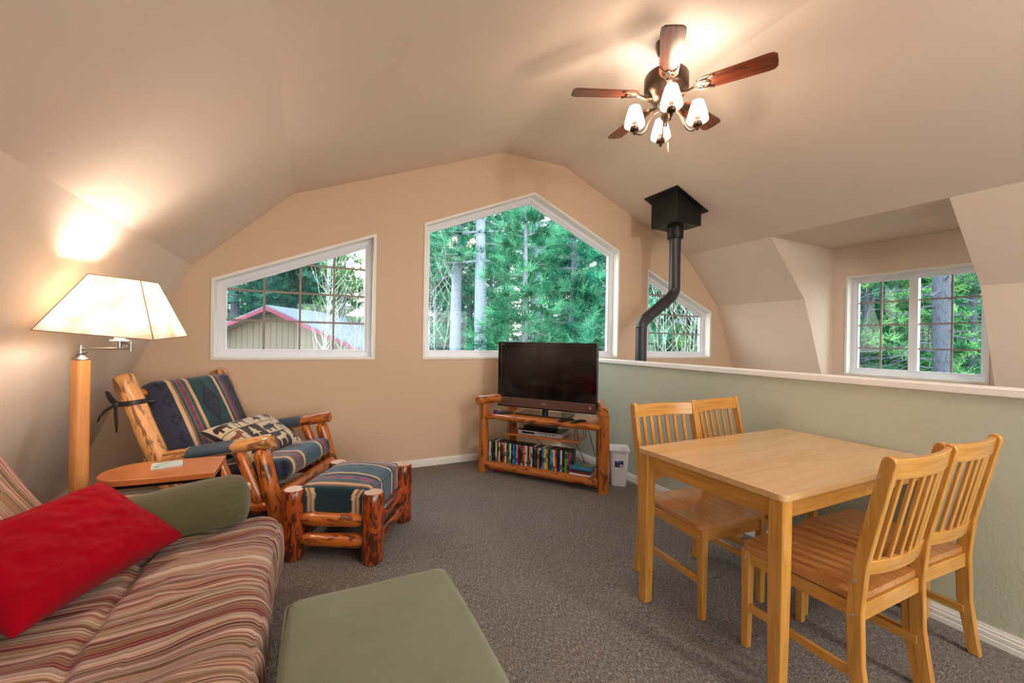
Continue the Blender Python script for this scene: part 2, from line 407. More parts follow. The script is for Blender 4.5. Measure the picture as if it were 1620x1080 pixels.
# floors and half wall
HX, HH = 2.68, 1.111
struct(MB().box(((-1.73+2.80)/2, (YB+D)/2, -.15), (4.53, D-YB, .30)).build('floor', M['carpet'], smooth=False))
struct(MB().box((2.2, (YB+D)/2, LOW-.05), (8.2, D-YB+.3, .1)).build('floor_lower', M['carpet'], smooth=False))
struct(MB().box((2.68, (YB+D)/2, (LOW-.3)/2), (.12, D-YB, -LOW-.3)).build('wall_lower', M['tan'], smooth=False))
struct(MB().box((HX+.06, (YB+D)/2, (HH-.036)/2), (.12, D-YB, HH-.036)).build('wall_half', M['sage'], smooth=False))
struct(MB().box((HX+.06, (YB+D)/2, HH-.018), (.15, D-YB, .036)).build('trim_1', M['white'], None, .004))
def baseboard(name, a, b, nrm, h=.072):
    a = Vector(a); b = Vector(b); n = Vector(nrm)
    prof = [(0, 0), (.016, 0), (.016, h*.30), (.012, h*.34), (.014, h*.42), (.014, h*.62), (.009, h*.68), (.011, h*.78), (.007, h*.9), (.006, h), (0, h)]
    mb = MB(); mb.prism([a+n*x+Vector((0, 0, z)) for x, z in prof], b-a); struct(mb.build(name, M['white'], smooth=False))
baseboard('baseboard_back', (-1.59, D, 0), (HX, D, 0), (0, -1, 0))
baseboard('baseboard_right', (HX, YB, 0), (HX, D, 0), (-1, 0, 0))
baseboard('baseboard_left', (-1.59, YB, 0), (-1.59, D, 0), (1, 0, 0))
baseboard('baseboard_front', (-1.59, YB, 0), (HX, YB, 0), (0, 1, 0))
# camera
F_PX, YAW, PIT, ROL, ZC = 649.4, .4543, -.0012, .0169, 1.28
fwv = Vector((math.sin(YAW)*math.cos(PIT), math.cos(YAW)*math.cos(PIT), math.sin(PIT))); r0 = Vector((math.cos(YAW), -math.sin(YAW), 0)); u0 = r0.cross(fwv)
rv = math.cos(ROL)*r0+math.sin(ROL)*u0; uv = -math.sin(ROL)*r0+math.cos(ROL)*u0
cam = bpy.data.objects.new('camera', bpy.data.cameras.new('camera')); COL.objects.link(cam)
cam.matrix_world = Matrix(((rv.x, uv.x, -fwv.x, 0), (rv.y, uv.y, -fwv.y, 0), (rv.z, uv.z, -fwv.z, ZC), (0, 0, 0, 1)))
cam.data.sensor_width = 36; cam.data.lens = 36*F_PX/1620; cam.data.clip_start = .05; cam.data.clip_end = 300
scene.camera = cam
# ------------------------------------------------------------------ dining table
def rounded_rect(hx, hy, r, n=5):
    P = []
    for cx, cy, a0 in ((hx-r, hy-r, 0), (-hx+r, hy-r, 90), (-hx+r, -hy+r, 180), (hx-r, -hy+r, 270)):
        for k in range(n+1): a = R(a0+90*k/n); P.append((cx+r*math.cos(a), cy+r*math.sin(a)))
    return P
def slab(P, z0, z1, grain=0):
    """horizontal slab from a 2D outline; grain axis 0 = x, 1 = y"""
    o = random.uniform(0, 30)
    f = (lambda p: (p[1]+o, p[2], p[0]+o)) if grain == 0 else (lambda p: (p[0]+o, p[2], p[1]+o))
    return MB().prism([(x, y, z0) for x, y in P], (0, 0, z1-z0), f)
tb = thing('dining_table', 'square-edged blonde maple dining table against the sage half wall', 'table', (2.073, 1.214, 0), 0)
slab(rounded_rect(.598, .359, .03), .736, .760, 0).build('tabletop', M['mapletop'], tb, .007, 3)
ap = MB()
for s_ in (-1, 1):
    ap.box((0, s_*.320, .698), (1.09, .02, .075), grain=0); ap.box((s_*.56, 0, .698), (.02, .60, .075), grain=1)
ap.build('apron', M['maple'], tb, .002)
for sx in (-1, 1):
    for sy in (-1, 1):
        mb = MB(); x, y = sx*.560, sy*.322
        a = .0275; b = .0225
        lo = [(x-b, y-b, 0), (x+b, y-b, 0), (x+b, y+b, 0), (x-b, y+b, 0)]; hi = [(x-a, y-a, .45), (x+a, y-a, .45), (x+a, y+a, .45), (x-a, y+a, .45)]
        ids = []
        for ring in (lo, hi, [(p[0], p[1], .736) for p in hi]): ids.append([mb.pt(p) for p in ring])
        for A, B in zip(ids, ids[1:]):
            for k in range(4): mb.face((A[k], A[(k+1) % 4], B[(k+1) % 4], B[k]))
        mb.face(ids[0]); mb.face(ids[-1]); mb.build('leg', M['maple'], tb, .005, 2)
# ------------------------------------------------------------------ dining chairs
def make_chair():
    c = thing('dining_chair', '', 'chair')
    # seat: slightly dished slab with rounded corners
    P = []
    W, Df, Db = .222, .235, -.185
    def seatf(u, v):
        x = -W+2*W*u; y = Db+(Df-Db)*v
        return x, y
    outline = []
    for cx, cy, a0, r in ((W-.045, Df-.045, 0, .045), (-W+.045, Df-.045, 90, .045), (-W+.03, Db+.012, 180, .012), (W-.03, Db+.012, 270, .012)):
        for k in range(7): a = R(a0+90*k/6); outline.append((cx+r*math.cos(a), cy+r*math.sin(a)))
    slab(outline, .418, .440, 1).build('seat', M['mapleseat'], c, .006, 3)
    # rear posts
    prof = [(-.240, 0), (-.205, 0), (-.165, .22), (-.158, .40), (-.176, .56), (-.247, .915), (-.253, .930), (-.267, .937), (-.283, .930), (-.289, .915), (-.218, .56), (-.205, .40), (-.210, .22)]
    for sx in (-1, 1):
        o = random.uniform(0, 30)
        MB().prism([(sx*.215-.0135, y, z) for y, z in prof], (.027, 0, 0), lambda p: (p[0]+o, p[1], p[2])).build('rear_leg', M['maple'], c, .004, 2)
        # front legs
        x = sx*.192; mb = MB(); ids = []
        for z, h, dy in ((0, .014, .004), (.418, .019, 0)):
            ids.append([mb.pt((x+a*h, .213+dy+b*h, z), (x+a*h+o, b*h, z)) for a, b in ((-1, -1), (1, -1), (1, 1), (-1, 1))])
        for k in range(4): mb.face((ids[0][k], ids[0][(k+1) % 4], ids[1][(k+1) % 4], ids[1][k]))
        mb.face(ids[0]); mb.face(ids[1]); mb.build('front_leg', M['maple'], c, .003, 2)
        MB().beam((sx*.198, .205, .175), (sx*.206, -.19, .175), .016, .032).build('stretcher', M['maple'], c, .002)
        for y, z in ((-.245, .865), (-.185, .50), (-.182, .385)): MB().lathe([(.006, 0), (.006, .0025), (.003, .0025)], (sx*.229, y, z), 12, Matrix.Rotation(sx*PI/2, 3, 'Y')).build('screw', M['stud'], c)
        MB().lathe([(.006, 0), (.006, .0025), (.003, .0025)], (sx*.2105, .213, .385), 12, Matrix.Rotation(sx*PI/2, 3, 'Y')).build('screw', M['stud'], c)
    fr_ = MB(); fr_.box((0, .213, .385), (.35, .018, .05), grain=0); fr_.box((0, -.183, .385), (.40, .02, .055), grain=0)
    for sx in (-1, 1): fr_.box((sx*.198, .015, .385), (.018, .37, .05), grain=1)
    fr_.build('seat_frame', M['maple'], c, .002)
    def rail(z0, z1, y0, y1, arc, th, nm):
        mb = MB(); o = random.uniform(0, 30); N = 12; rings = []
        for i in range(N+1):
            x = -.205+.41*i/N; bow = -arc*(1-(x/.205)**2)
            rings.append([mb.pt((x, y0+bow-th/2, z0), (z0, y0+o, x)), mb.pt((x, y0+bow+th/2, z0), (z0, y0+o, x)), mb.pt((x, y1+bow+th/2, z1), (z1, y0+o, x)), mb.pt((x, y1+bow-th/2, z1), (z1, y0+o, x))])
        for A, B in zip(rings, rings[1:]):
            for k in range(4): mb.face((A[k], A[(k+1) % 4], B[(k+1) % 4], B[k]))
        mb.face(rings[0]); mb.face(rings[-1]); mb.build(nm, M['maple'], c, .003)
    rail(.855, .925, -.254, -.266, .028, .02, 'top_rail')
    rail(.515, .565, -.187, -.195, .028, .02, 'lower_rail')
    for i in range(6):
        x = -.145+.058*i; bow = -.028*(1-(x/.205)**2)
        MB().beam((x, -.193+bow, .555), (x, -.256+bow, .865), .02, .011, up=(0, 1, 0)).build('slat', M['maple'], c, .002)
    return c
ch = make_chair(); ch.location = (1.862, 1.525, 0); ch.rotation_euler = (0, 0, R(175.5))
spots = [((1.862, 1.522), 175.5, 'blonde slat-back chair on the far side of the table, nearer the open floor'),
         ((2.375, 1.545), 184, 'blonde slat-back chair on the far side of the table, next to the half wall'),
         ((1.872, .905), -.6, 'blonde slat-back chair with its back to the camera, nearest the camera'),
         ((2.312, .915), -3, 'blonde slat-back chair on the near side of the table, next to the half wall')]
for i, ((x, y), a, lb) in enumerate(spots):
    c = ch if i == 0 else copy_tree(ch)
    c.location = (x, y, 0); c.rotation_euler = (0, 0, R(a)); c['label'] = lb; c['group'] = 'dining chairs around the maple table'

# ------------------------------------------------------------------ television stand
tv = thing('television_stand', 'peeled log television stand in the corner with movies on its bottom shelf', 'tv stand', (1.866, 3.222, 0), R(-52.6))
for xf, xr in ((-.612, -.475), (.575, .455)):
    MB().log((xf, .045, 0), (xf, .045, .665), .046, round_end=False).build('leg', M['logtv'], tv)
    MB().log((xr, .415, 0), (xr, .415, .655), .044, round_end=False).build('leg', M['logtv'], tv)
    MB().log((xf*1.025, -.045, .702), (xr*.97, .46, .702), .043).build('side_rail', M['logtv'], tv)
def halfboard(z0, z1, y0, y1, x0, x1):
    mb = MB(); o = random.uniform(0, 9); N = 16; ids = []
    for i in range(N+1):
        x = x0+(x1-x0)*i/N; w = .006*noise.noise(Vector((x*6, z0*9, 0)))
        h = z1-z0; row = []
        for k in range(7):
            a = -PI/2+PI*k/6; row.append((y0+.03-.03*math.cos(a)-.0+w, (z0+z1)/2+h/2*math.sin(a)))
        row += [(y1, z1), (y1, z0)]
        ids.append([mb.pt((x*(1-.22*max(0, a)/.43), a, b), (b*1.2+o, a, x)) for a, b in row])
    for A, B in zip(ids, ids[1:]):
        for k in range(len(A)): mb.face((A[k], A[(k+1) % len(A)], B[(k+1) % len(A)], B[k]))
    mb.face(ids[0]); mb.face(ids[-1]); return mb
halfboard(.522, .575, .0, .43, -.585, .55).build('top_board', M['logtv'], tv)
halfboard(.098, .108, .05, .43, -.575, .53).build('bottom_shelf', M['slab'], tv)
MB().log((-.575, .035, .078), (.535, .035, .078), .036, round_end=False).build('bottom_rail', M['logtv'], tv)
sh = MB().box((-.035, .24, .383), (.74, .30, .018), grain=0).build('hanging_shelf', M['slab'], tv, .004)
for x in (-.37, .30):
    for y in (.10, .37): MB().path([(x, y, .525), (x, y, .370), (x+.02, y, .368), (x+.022, y, .380), (x+.022, y, .525)], .003, 8).build('shelf_wire', M['iron'], tv)
def on_tv(x, y, z=0):
    a = R(-52.6); return (1.866+x*math.cos(a)-y*math.sin(a), 3.222+x*math.sin(a)+y*math.cos(a), z)
RTV = R(-52.6)
# television
t = thing('television', 'large flat screen television with dark screen and bronze lower bezel', 'television', on_tv(-.045, .215, .575), RTV)
W2, TH = .505, .055
box('body', (0, TH/2+.004, .378), (2*W2, TH, .636), M['black'], t, .008)
box('screen', (0, .0, .400), (2*W2-.075, .006, .505), M['screen'], t, .001)
mb = MB(); 
for c_, s_ in (((0, .0, .675), (2*W2, .012, .042)), ((-W2+.019, .0, .395), (.038, .012, .53)), ((W2-.019, .0, .395), (.038, .012, .53))): mb.box(c_, s_)
mb.build('bezel', M['gloss'], t, .002)
box('lower_bezel', (0, -.002, .105), (2*W2, .016, .085), M['tvtrim'], t, .004)
box('lower_edge', (0, .002, .060), (2*W2, .018, .012), M['gloss'], t, .003)
nk = MB().lathe([(.03, 0), (.03, .09)], (0, .03, .005), 20).build('neck', M['gloss'], t)
box('stand_base', (0, .02, .008), (.52, .26, .014), M['gloss'], t, .006)
def text(body, size, loc, rot, mat, parent, name='lettering', ext=.0006, align='CENTER'):
    cu = bpy.data.curves.new(name, 'FONT'); cu.body = body; cu.size = size; cu.extrude = ext; cu.align_x = align; cu.materials.append(mat)
    o = bpy.data.objects.new(name, cu); COL.objects.link(o); bpy.context.view_layer.update(); me = bpy.data.meshes.new_from_object(o); bpy.data.objects.remove(o); o = bpy.data.objects.new(name, me); COL.objects.link(o); o.parent = parent; o.location = loc; o.rotation_euler = rot; return o
text('SONY', .020, (0, -.0105, .099), (PI/2, 0, 0), M['silver'], t)
text('BRAVIA', .012, (-W2+.05, -.0065, .668), (PI/2, 0, 0), M['silver'], t)
st = MB().lathe([(.011, 0), (.011, .0006)], (W2-.055, -.0102, .107), 20, Matrix.Rotation(PI/2, 3, 'X')).build('round_sticker', M['silver'], t)
# remotes, controller
def remote(x, y, rz, lb, L=.16, w=.045, nm='remote_control', z=.575):
    r_ = thing(nm, lb, 'remote', on_tv(x, y, z), RTV+R(rz), 'remotes on the television stand')
    box('case', (0, 0, .009), (w, L, .018), M['black'], r_, .006)
    mb = MB()
    for i in range(7):
        for j in (-1, 0, 1): mb.box((j*w*.26, -L*.36+i*L*.11, .0188), (w*.16, L*.05, .003))
    mb.build('buttons', M['silver'] if nm == 'x' else M['rubber'], r_)
remote(.23, .055, -25, 'black remote control lying right of the television foot, the left of two', .17)
remote(.345, .055, -30, 'black remote control lying beside the right log arm, the right of two', .15)
remote(-.40, .10, -40, 'dark remote control lying flat left of the television foot', .15, .05)
remote(-.505, .10, 30, 'dark remote control at the far left of the stand top beside the blue plug', .11, .05)
bl = MB().box((0, 0, .012), (.05, .03, .022)).build('memory_stick', M['bluep'], None, .005); bl.location = on_tv(-.455, .065, .576); bl.rotation_euler = (0, 0, RTV+.5); tag(bl, 'small bright blue plastic piece between the dark remotes', 'plug')
# players
p = thing('disc_player', 'silver disc player on the hanging shelf of the log stand', 'disc player', on_tv(-.045, .22, .392), RTV)
box('case', (0, 0, .024), (.43, .25, .040), M['silver'], p, .003); box('lid', (0, .005, .045), (.425, .24, .004), M['black'], p, .001)
box('disc_tray', (-.11, -.126, .028), (.13, .004, .016), M['gloss'], p, .001); box('front_stripe', (.08, -.126, .034), (.20, .003, .006), M['black'], p)
mb = MB()
for i in range(5): mb.lathe([(.004, 0), (.004, .004)], (.02+.03*i, -.1255, .018), 10, Matrix.Rotation(PI/2, 3, 'X'))
mb.build('buttons', M['gloss'], p)
ft = MB()
for a in (-.18, .18):
    for b in (-.1, .1): ft.box((a, b, .003), (.03, .03, .006))
ft.build('feet', M['rubber'], p)
p = thing('receiver_box', 'slim black receiver box lying on top of the silver disc player', 'receiver', on_tv(-.085, .24, .4392), RTV)
box('case', (0, 0, .018), (.30, .17, .030), M['black'], p, .008); box('front_panel', (0, -.086, .018), (.24, .003, .018), M['gloss'], p)
# disc cases
pal = [(214,206,226,'pale lilac'),(70,140,50,'leaf green'),(24,30,60,'navy'),(20,22,30,'black'),(228,206,150,'cream'),(60,60,80,'slate'),(226,216,190,'ivory'),(120,26,34,'dark red'),(30,80,40,'dark green'),(220,70,40,'orange red'),(236,230,214,'white'),(34,110,70,'green'),(90,160,50,'lime green'),(232,228,210,'off-white'),(20,26,66,'dark navy'),(60,130,200,'sky blue'),(34,90,180,'blue'),(190,180,190,'pale grey'),(150,24,50,'crimson'),(30,60,80,'dark teal'),(90,50,40,'brown'),(200,70,40,'rust'),(232,196,170,'peach'),(206,196,220,'pale violet'),(40,36,34,'charcoal'),(200,150,110,'tan'),(190,190,210,'silver grey'),(30,36,50,'midnight blue'),(50,60,80,'steel blue'),(80,50,60,'plum'),(170,140,100,'khaki'),(30,32,44,'ink black'),(40,70,150,'royal blue'),(120,140,200,'periwinkle'),(226,210,90,'yellow'),(200,170,60,'mustard'),(40,60,50,'bottle green'),(60,140,150,'turquoise'),(90,160,190,'aqua'),(228,220,220,'chalk white'),(230,90,30,'orange'),(60,30,40,'maroon'),(30,80,160,'cobalt'),(220,220,216,'light grey'),(24,20,26,'jet black'),(60,180,60,'bright green'),(200,40,90,'magenta'),(100,110,120,'mid grey')]
def case(w, h, d, rgb, seed, flat=False):
    """one disc case: printed sleeve (spine, top edge) as painted cells"""
    rnd = random.Random(seed); mb = MB(); base = S(*rgb[:3]); n = 9
    cells = [base]*n
    dk = S(*[min(255, int(c*.5)) for c in rgb[:3]]); ac_ = S(*[min(255, int(c*.6+90)) for c in rgb[:3]])
    a_ = rnd.randint(0, 6); cells[a_] = dk; cells[min(8, a_+1)] = dk
    if rnd.random() < .6: cells[rnd.randint(0, 8)] = ac_
    if rnd.random() < .3: cells[rnd.choice((0, 8))] = S(210, 206, 200)
    for k in range(n):
        mb.c = cells[k]; z0 = h*k/n; z1 = h*(k+1)/n
        mb.box((0, .001, (z0+z1)/2), (w-.001, .002, z1-z0))
    mb.c = S(24, 25, 32) if rnd.random() < .8 else S(200, 200, 205)
    mb.box((0, d/2+.001, h/2), (w-.0012, d-.002, h))
    mb.c = (1, 1, 1, 1)
    return mb
x = -.558; k = 0; nd = 48
for k in range(nd):
    w = .0150 if k not in (44, 45) else .021
    if k in (46, 47): w = .017
    h = .19 if k % 7 else .186
    if k == 43: h = .196
    cse = case(w, h, .135, pal[k % len(pal)], 100+k).build('disc_case', M['printed'], None, smooth=False)
    x += w/2; cse.location = on_tv(x, .072+(.004 if k % 5 == 2 else 0), .1085); cse.rotation_euler = (0, 0, RTV); x += w/2+.0021
    tag(cse, '%s disc case, %s from the left in the row on the bottom shelf' % (pal[k % len(pal)][3], ORD[k]), 'disc case', 'disc cases on the log stand')
fl = [((226, 226, 230), 'white disc case at the bottom of the flat stack on the shelf'), ((120, 40, 36), 'brick red disc case second from the bottom of the flat stack'), ((40, 60, 90), 'dark blue disc case third from the bottom of the flat stack'), ((60, 130, 170), 'blue and green disc case on top of the flat stack')]
z = .109
for i, (rgb, lb) in enumerate(fl):
    h = .018 if i < 3 else .022; mb = MB(); mb.c = S(*rgb); mb.box((0, 0, h/2), (.185, .135, h-.001))
    if i == 3:
        for q, (a, b, cc) in enumerate(((-.05, .02, (70, 150, 160)), (.0, -.02, (60, 120, 70)), (.055, .02, (90, 210, 60)), (.03, .03, (160, 120, 90)))): mb.c = S(*cc); mb.box((a, b, h), (.06, .07, .0008+q*.0002))
    mb.c = (1, 1, 1, 1); o = mb.build('disc_case', M['printed'], None, .001); o.location = on_tv(.365+.004*i, .115, z); o.rotation_euler = (0, 0, RTV+R([2, -2, 3, 0][i])); z += h+.0002
    tag(o, lb, 'disc case', 'disc cases on the log stand')
rb = MB().box((0, 0, .02), (.10, .09, .04)).build('red_box', M['red'], None, .006); rb.location = on_tv(-.47, .13, 0); rb.rotation_euler = (0, 0, RTV); tag(rb, 'small red box on the carpet under the television stand', 'box')
# cables
def cable(name, pts, lb, r=.0035, mat=None, cat='cable'):
    P = [Vector(p) for p in pts]; out = []
    for i in range(len(P)-1):
        a = P[max(i-1, 0)]; b = P[i]; c = P[i+1]; d = P[min(i+2, len(P)-1)]
        for k in range(6):
            t_ = k/6; out.append(.5*((2*b)+(c-a)*t_+(2*a-5*b+4*c-d)*t_*t_+(3*b-a-3*c+d)*t_**3))
    out.append(P[-1]); o = MB().path(out, r, 8).build(name, mat or M['rubber']); return tag(o, lb, cat)
cable('power_cable', [on_tv(.28, .41, .50), on_tv(.33, .46, .40), on_tv(.38, .47, .22), on_tv(.45, .44, .135), on_tv(.50, .38, .115)], 'black cable dropping from the hanging shelf to the right end of the bottom shelf')
cable('signal_cable', [on_tv(.12, .40, .375), on_tv(.20, .42, .30), on_tv(.27, .41, .20), on_tv(.33, .36, .125), on_tv(.42, .34, .116), on_tv(.50, .35, .116)], 'black cable looping behind the flat stack of disc cases')
cable('power_cable', [on_tv(-.36, .455, .50), on_tv(-.40, .47, .44), on_tv(-.34, .47, .37), on_tv(-.24, .46, .30), on_tv(-.18, .45, .25), on_tv(-.10, .45, .20)], 'black cord hanging behind the left end of the hanging shelf')
ou = thing('wall_outlet', 'white wall outlet with black plugs behind the television stand', 'outlet', (1.84, D, .47)); ou.rotation_euler = (0, 0, 0)
box('cover_plate', (0, -.003, 0), (.07, .006, .115), M['white'], ou, .002); box('plug', (0, -.022, .018), (.035, .032, .03), M['rubber'], ou, .004)
box('sockets', (0, -.0065, -.02), (.03, .002, .03), M['grille'], ou, .001)
# waste bin
wb = thing('waste_bin', 'white plastic waste bin with a purple label beside the log stand', 'bin', (2.525, 2.925, 0), R(-36)); wb.scale = (.9, .9, .93)
mb = MB(); rings = []
for hx, hy, z_ in ((.068, .085, .0), (.075, .092, .004), (.092, .118, .335), (.101, .127, .337), (.103, .129, .352), (.095, .121, .352), (.084, .110, .33), (.066, .083, .012)):
    rings.append([mb.pt((x_, y_, z_)) for x_, y_ in rounded_rect(hx, hy, .03, 4)])
for A, B in zip(rings, rings[1:]):
    for k in range(len(A)): mb.face((A[k], A[(k+1) % len(A)], B[(k+1) % len(A)], B[k]))
mb.face(rings[0]); mb.face(rings[-1]); mb.build('bucket', M['wplastic'], wb)
mb = MB()
def lab(a, b, w, h, c, e):
    mb.c = c; mb.box((a, -.0005*e-.0, b), (w, .001, h))
lab(0, 0, .085, .11, S(52, 46, 104), 1)
lab(0, .015, .085, .022, S(40, 44, 90), 2); lab(.0, .02, .07, .010, S(222, 84, 60), 3)
lab(-.006, .042, .05, .008, S(220, 220, 235), 3); lab(-.014, .002, .04, .006, S(200, 196, 226), 3); lab(-.01, -.01, .05, .005, S(110, 90, 170), 3)
lab(.022, -.040, .032, .022, S(228, 228, 228), 3)
for i in range(6): lab(.010+.0045*i, -.040, .0018, .018, S(40, 40, 50), 4)
lb_ = mb.build('label', M['printed'], wb, smooth=False); lb_.location = (.0, -.1105, .245); lb_.rotation_euler = (R(-4.2), 0, 0)
SKY = 5.0; EXPO = 0.32
# ------------------------------------------------------------------ woven pattern helpers
def c_(r, g, b): return S(r, g, b)
NAVY, TEAL, TANC, BRN, RED_, GRY, BLK, PUR = c_(52, 56, 76), c_(36, 72, 76), c_(222, 186, 146), c_(150, 104, 84), c_(170, 58, 68), c_(110, 116, 136), c_(30, 30, 42), c_(92, 60, 90)
BLU = c_(58, 92, 112)
def diamond(u, v, cu, cv, a, b, base, dark):
    st = .009
    du = abs(u-cu); dv = abs(v-cv); dv = math.floor(dv/st+.5)*st
    q = du/a+dv/b
    if q > 1+.16*((int(dv/st) % 2)): return base
    if .60 < q < .70 or .3 < q < .38: return tuple(x*1.9+.02 for x in dark[:3])+(1,)
    if q < .12: return tuple(x*2.2+.03 for x in dark[:3])+(1,)
    return dark
def weave(u, v, panel=TEAL, W=.62, motif=(.355, .0), side=NAVY, dm=(.082, .150)):
    """u metres across the stripes from one side, v metres along them"""
    B = [(.095, 'navy'), (.028, TANC), (.020, c_(150, 110, 92)), (.018, 'chk'), (.012, GRY), (.028, 'zig'), (.012, GRY), (.018, 'chk'), (.010, BRN), (.024, TANC), (.235, 'panel'), (.026, TANC), (.014, BLK), (.010, 'chk'), (.012, GRY), (.026, 'zig'), (.014, PUR), (.010, 'chk'), (.08, 'navy')]
    x = 0
    for w, k in B:
        if u < x+w:
            if k == 'navy': 
                return diamond(u, (v+.02) % .13-.065, x+w*.5, 0, .034, .05, side, c_(34, 34, 52))
            if k == 'panel': return diamond(u, v, x+w/2, motif[1], dm[0], dm[1], panel, c_(30, 36, 58))
            if k == 'chk': return BLK if (int(u/.005)+int(v/.006)) % 2 else c_(84, 108, 96)
            if k == 'zig':
                q = (v*14) % 1; return RED_ if abs((u-x)/w-.5) < (.38 if q < .6 else .12) else PUR
            return k
        x += w
    return side
# ------------------------------------------------------------------ log armchair (local x = forward, y = towards the window wall)
AN = R(-25.6)
ac = thing('log_armchair', 'reclining log armchair with navy and teal tapestry cushions below the left window', 'armchair', (-.229, 2.95, 0), AN)
def bt(z): return -.90+(1.0-z)*.46      # rear post line: x at height z
for y in (0.0, .82):
    MB().log((bt(0), y, 0), (bt(1.02 if y == 0 else 1.0), y, 1.02 if y == 0 else 1.0), .060, r2=.057).build('rear_post', M['logl'], ac)
    MB().log((.110, y, 0), (-.050, y, .585), .052, taper=.03, r2=.047).build('front_post', M['log'], ac)
    MB().log((-.745, y, .498), (.022, y, .636), .040, r2=.043).build('armrest', M['logl' if y == 0 else 'log'], ac)
    # leather pad with nails
    mb = MB(); a0, a1 = -.49, -.20
    def padf(u, v, y=y):
        x = a0+(a1-a0)*v; z = .498+(x+.745)*.18; an = R(-35+250*u); r = .0455+.002*math.sin(v*PI)
        if u in (0, 1) or v in (0, 1): r -= .004
        return (x, y+r*math.cos(an), z+r*math.sin(an))
    mb.grid(padf, 20, 12); mb.build('arm_pad', M['blueleather'], ac)
    mb = MB()
    for k in range(26):
        for an in (-35, 215):
            x = a0+(a1-a0)*k/25; z = .498+(x+.745)*.18; r = .0455; p = Vector((x, y+r*math.cos(R(an)), z+r*math.sin(R(an))))
            mb.lathe([(.0034, -.002), (.003, .0015), (.0012, .003)], p, 6, Matrix.Rotation(R(90-an), 3, 'X') if False else Matrix.Rotation(PI/2*(-1 if an < 0 else 1)*(-1), 3, 'X'))
    for k in range(9):
        for x in (a0, a1):
            an = -35+250*(k+.5)/9; z = .498+(x+.745)*.18; r = .045
            mb.lathe([(.0034, -.002), (.003, .0015), (.0012, .003)], (x, y+r*math.cos(R(an)), z+r*math.sin(R(an))), 6)
    o = mb.build('nail_trim', M['stud'], ac); o['kind'] = 'stuff'
    for t0 in (-.185, -.325):
        zt = .498+(t0+.745)*.18-.025
        MB().log((t0+.43*(zt-.235), y, .235), (t0, y, zt), .034, taper=.028).build('spindle', M['log'], ac)
    MB().log((bt(.2)+.03, y, .20), (.04, y, .225), .042).build('side_rail', M['logd'], ac)
MB().log((.062, .03, .285), (.062, .79, .285), .043, taper=.04).build('front_rail', M['log'], ac)
MB().log((bt(.90), .02, .90), (bt(.90), .80, .90), .040, taper=.03).build('top_rail', M['log'], ac)
MB().log((bt(.25), .02, .25), (bt(.25), .80, .25), .040, taper=.03).build('rear_rail', M['logd'], ac)
def cushion(name, o, ex, ey, ez, L, W, T, mats, parent, colf, puff=.03, nu=150, nv=110, edge=.35, piping=False):
    """soft slab: ex = stripe-crossing axis (length L), ey = other axis (length W), ez = thickness"""
    o, ex, ey, ez = Vector(o), Vector(ex).normalized(), Vector(ey).normalized(), Vector(ez).normalized(); mb = MB(); rr = T*edge
    def loop(v):
        """rounded section position in ey/ez for parameter v in 0..1 around"""
        hw, ht = W/2-rr, T/2-rr; per = [2*hw, PI/2*rr, 2*ht, PI/2*rr, 2*hw, PI/2*rr, 2*ht, PI/2*rr]; s_ = v*sum(per)
        for k, p in enumerate(per):
            if s_ <= p or k == 7: break
            s_ -= p
        f = s_/p if p else 0
        if k == 0: return (-hw+2*hw*f, ht+rr)
        if k == 1: a = PI/2-PI/2*f; return (hw+rr*math.cos(a), ht+rr*math.sin(a))
        if k == 2: return (hw+rr, ht-2*ht*f)
        if k == 3: a = -PI/2*f; return (hw+rr*math.cos(a), -ht+rr*math.sin(a))
        if k == 4: return (hw-2*hw*f, -ht-rr)
        if k == 5: a = -PI/2-PI/2*f; return (-hw+rr*math.cos(a), -ht+rr*math.sin(a))
        if k == 6: return (-hw-rr, -ht+2*ht*f)
        a = PI-PI/2*f; return (-hw+rr*math.cos(a), ht+rr*math.sin(a))
    ne = 6; us = [rr*(1-math.cos(PI/2*k/ne)) for k in range(ne)]+[rr+(L-2*rr)*k/nu for k in range(nu+1)]+[L-rr*(1-math.cos(PI/2*(ne-1-k)/ne)) for k in range(ne)]
    rings = []
    for i, u in enumerate(us):
        sh = 0
        if u < rr: sh = rr-math.sqrt(max(0, rr*rr-(rr-u)**2))
        elif u > L-rr: sh = rr-math.sqrt(max(0, rr*rr-(u-L+rr)**2))
        ring = []
        for j in range(nv):
            a, b = loop(j/nv); sc = (1-sh/(W/2)); sb = (1-sh/(T/2)); a2, b2 = a*sc, b*sb
            pf = puff*(1-(2*u/L-1)**2)*(1-min(1, abs(2*a/W))**2.5); b2 += pf if b > 0 else -pf*.4
            b2 += .0025*noise.noise(Vector((u*14, a*14, 3)))
            p = o+ex*(u-L/2)+ey*a2+ez*b2
            ring.append(mb.pt(p, (u, a, b), colf(u, a, b)))
        rings.append(ring)
    for A, B in zip(rings, rings[1:]):
        for k in range(nv): mb.face((A[k], A[(k+1) % nv], B[(k+1) % nv], B[k]))
    for ring_, u_ in ((rings[0], 0.0), (rings[-1], L)):
        prev = ring_; P0 = [Vector(mb.v[i]) for i in ring_]; cc = sum(P0, Vector())/len(P0); L0_ = [mb.lc[i] for i in ring_]
        for t in (.93, .86, .79, .72, .65, .58, .5, .42, .34, .26, .18, .1, .04):
            cur = [mb.pt(cc+(p-cc)*t+(ex*(-.006 if u_ == 0 else .006)*(1-t*t)), (u_, l[1]*t, l[2]*t), colf(u_, l[1]*t, l[2]*t)) for p, l in zip(P0, L0_)]
            for k in range(nv): mb.face((prev[k], prev[(k+1) % nv], cur[(k+1) % nv], cur[k]))
            prev = cur
        mb.face(prev)
    return mb.build(name, mats, parent)
